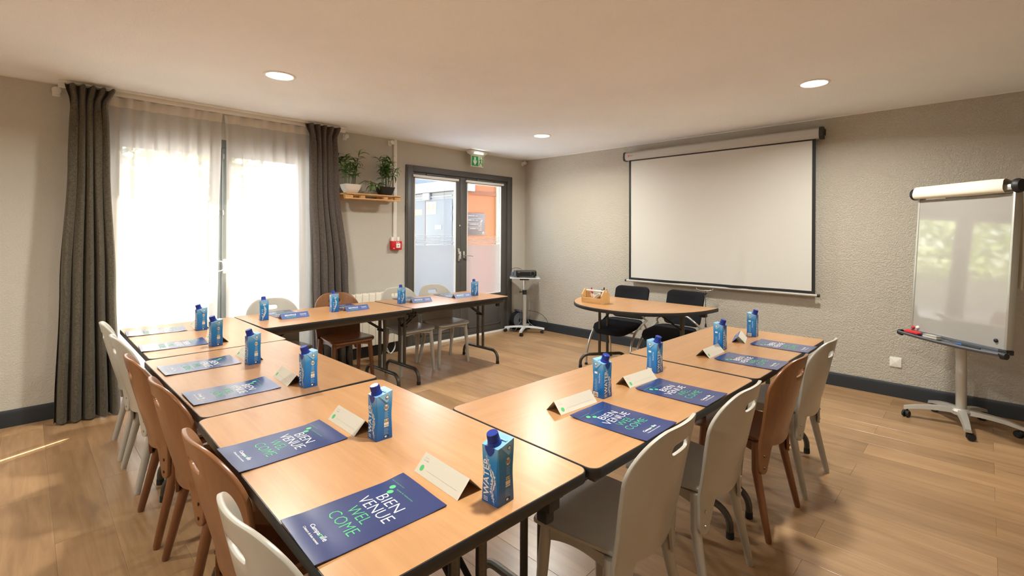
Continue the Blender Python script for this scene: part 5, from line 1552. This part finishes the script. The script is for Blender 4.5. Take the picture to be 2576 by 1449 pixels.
# ------------------------------------------------------------------ projector stand, projector, cable reel
prz = R(-43.4)
t = thing('projector_stand', 'silver wheeled projector stand in the room corner', 'stand', (4.87, 4.735, 0), prz)
for k in range(4):
    a = R(213 + 90 * k) - prz; d = Vector((math.cos(a), math.sin(a), 0)); n = Vector((-d.y, d.x, 0)); rad = 0.285
    b = B(); lo = []
    for i in range(9):
        s = i / 8; u = 0.02 + s * (rad - 0.02); z = 0.098 - 0.022 * s ** 2; w = 0.026 - 0.006 * s
        lo.append([d * u + n * w + Vector((0, 0, z - 0.022)), d * u - n * w + Vector((0, 0, z - 0.022)), d * u - n * w * 0.7 + Vector((0, 0, z)), d * u + n * w * 0.7 + Vector((0, 0, z))])
    b.loft(lo); arm = b.obj('base_arm', 'tray_grey', t, smooth=40)
    castor(arm, d * (rad - 0.02), a + R(150 + 60 * k), 0.021)
b = B(); b.cyl((0, 0, 0.06), (0, 0, 0.555), 0.027, seg=20); b.obj('lower_column', 'silver_paint', t)
b = B(); b.cyl((0, 0, 0.54), (0, 0, 0.602), 0.030, seg=20); b.cyl((-0.03, 0, 0.575), (-0.062, 0, 0.575), 0.006, seg=8); b.box((-0.066, 0, 0.575), (0.010, 0.03, 0.03), None, 0.003); b.obj('clamp_collar', 'black_plastic', t)
b = B(); b.cyl((0, 0, 0.60), (0, 0, 0.745), 0.019, seg=18); b.obj('upper_column', 'silver_tube', t)
b = B(); b.span((-0.07, -0.05, 0.745), (0.06, 0.05, 0.772), 0.004); b.obj('tilt_bracket', 'black_plastic', t)
b = B(); b.box((0, 0, 0.778), (0.42, 0.34, 0.010), Matrix.Rotation(R(1.0), 4, 'Y'), 0.003); b.obj('tray', 'tray_grey', t)
pj = thing('projector', 'black video projector on the wheeled stand', 'projector', (4.885, 4.735, 0.7885), prz)
b = B(); b.span((-0.135, -0.11, 0.012), (0.15, 0.11, 0.088), 0.010, 3); b.obj('casing', 'projector_black', pj)
b = B(); b.span((-0.162, -0.105, 0.014), (-0.1355, 0.105, 0.085), 0.004)
for k in range(6): b.span((-0.165, -0.09 + k * 0.032, 0.022), (-0.1622, -0.07 + k * 0.032, 0.078), 0.001)
b.obj('side_grille', 'projector_grey', pj)
b = B(); b.lathe([(0.034, -0.004), (0.034, 0.0), (0.028, -0.006), (0.026, 0.004)], (0.095, -0.1105, 0.055), 24, 'Y'); b.obj('lens_ring', 'projector_grey', pj)
b = B(); b.lathe([(0.0, -0.002), (0.018, 0.0), (0.026, 0.003)], (0.095, -0.1105, 0.055), 24, 'Y'); b.obj('lens', 'lens_glass', pj)
b = B(); b.text('JVC', (-0.105, -0.1107, 0.064), (1, 0, 0), (0, 0, 1), 0.022, 0.009); b.obj('brand_lettering', 'print_white', pj, recalc=False, smooth=0)
for x in (-0.11, 0.12):
    for y in (-0.085, 0.085): B().lathe([(0, 0), (0.011, 0), (0.011, 0.012), (0, 0.012)], (x, y, 0.0), 12).obj('foot', 'rubber', pj)
cb = thing('projector_cable', 'black cable looping from the projector plug down to the floor', 'cable', (0, 0, 0))
Mp = Matrix.Translation((4.885, 4.735, 0.7885)) @ Matrix.Rotation(prz, 4, 'Z')
b = B(); b.tube(smooth_path([Mp @ Vector(p) for p in ((-0.168, -0.02, 0.05), (-0.205, -0.03, 0.06), (-0.20, -0.03, 0.105), (-0.14, 0.0, 0.125), (-0.08, 0.05, 0.112), (-0.05, 0.10, 0.095))], 6), 0.003, 6); b.obj('upper_loop', 'cable_black', cb, smooth=60)
b = B(); b.span((-0.205, -0.06, 0.012), (-0.168, 0.0, 0.07), 0.006); b.bm.transform(Mp); b.obj('plug', 'projector_grey', cb)
b = B(); b.tube(smooth_path([(4.905, 4.712, 0.54), (4.925, 4.70, 0.45), (4.925, 4.70, 0.33), (4.912, 4.71, 0.20), (4.93, 4.69, 0.13), (4.99, 4.62, 0.07), (5.02, 4.60, 0.05)], 6), 0.003, 6); b.obj('column_run', 'cable_grey', cb, smooth=60)
b = B(); b.tube(smooth_path([(4.905, 4.70, 0.31), (5.00, 4.62, 0.29), (5.09, 4.56, 0.22), (5.14, 4.53, 0.12), (5.12, 4.55, 0.03), (5.08, 4.60, 0.006)], 6), 0.003, 6); b.obj('floor_run', 'cable_black', cb, smooth=60)

rl_ = thing('cable_reel', 'black extension cable reel standing behind the projector stand', 'cable reel', (4.935, 4.925, 0.0), R(-12))
for y in (-0.055, 0.055):
    b = B(); b.lathe([(0.03, 0.004), (0.03, -0.004), (0.055, -0.006), (0.098, -0.004), (0.108, -0.008), (0.112, 0.0), (0.108, 0.008), (0.098, 0.004), (0.03, 0.004)], (0, y, 0.150), 28, 'Y'); b.obj('flange', 'projector_grey' if y < 0 else 'black_plastic', rl_, smooth=40)
b = B()
for k in range(10): b.lathe([(0.098, -0.0045), (0.112 + 0.008 * (k % 2), 0.0), (0.098, 0.0045)], (0, -0.042 + k * 0.0093, 0.150), 28, 'Y')
b.cyl((0, -0.05, 0.150), (0, 0.05, 0.150), 0.10, seg=28); b.obj('wound_cable', 'cable_black', rl_, smooth=60)
b = B()
for y in (-0.07, 0.07):
    b.tube(smooth_path([(-0.10, y, 0.008), (-0.03, y, 0.10), (0.0, y, 0.15), (0.0, y, 0.275)], 5), 0.008, 8); b.tube(smooth_path([(0.10, y, 0.008), (0.03, y, 0.10), (0.0, y, 0.15)], 5), 0.008, 8)
b.tube([(-0.10, -0.07, 0.008), (-0.10, 0.07, 0.008)], 0.008, 8); b.tube([(0.10, -0.07, 0.008), (0.10, 0.07, 0.008)], 0.008, 8)
b.span((-0.022, -0.075, 0.268), (0.022, 0.075, 0.296), 0.008); b.obj('carry_frame', 'projector_grey', rl_, smooth=40)
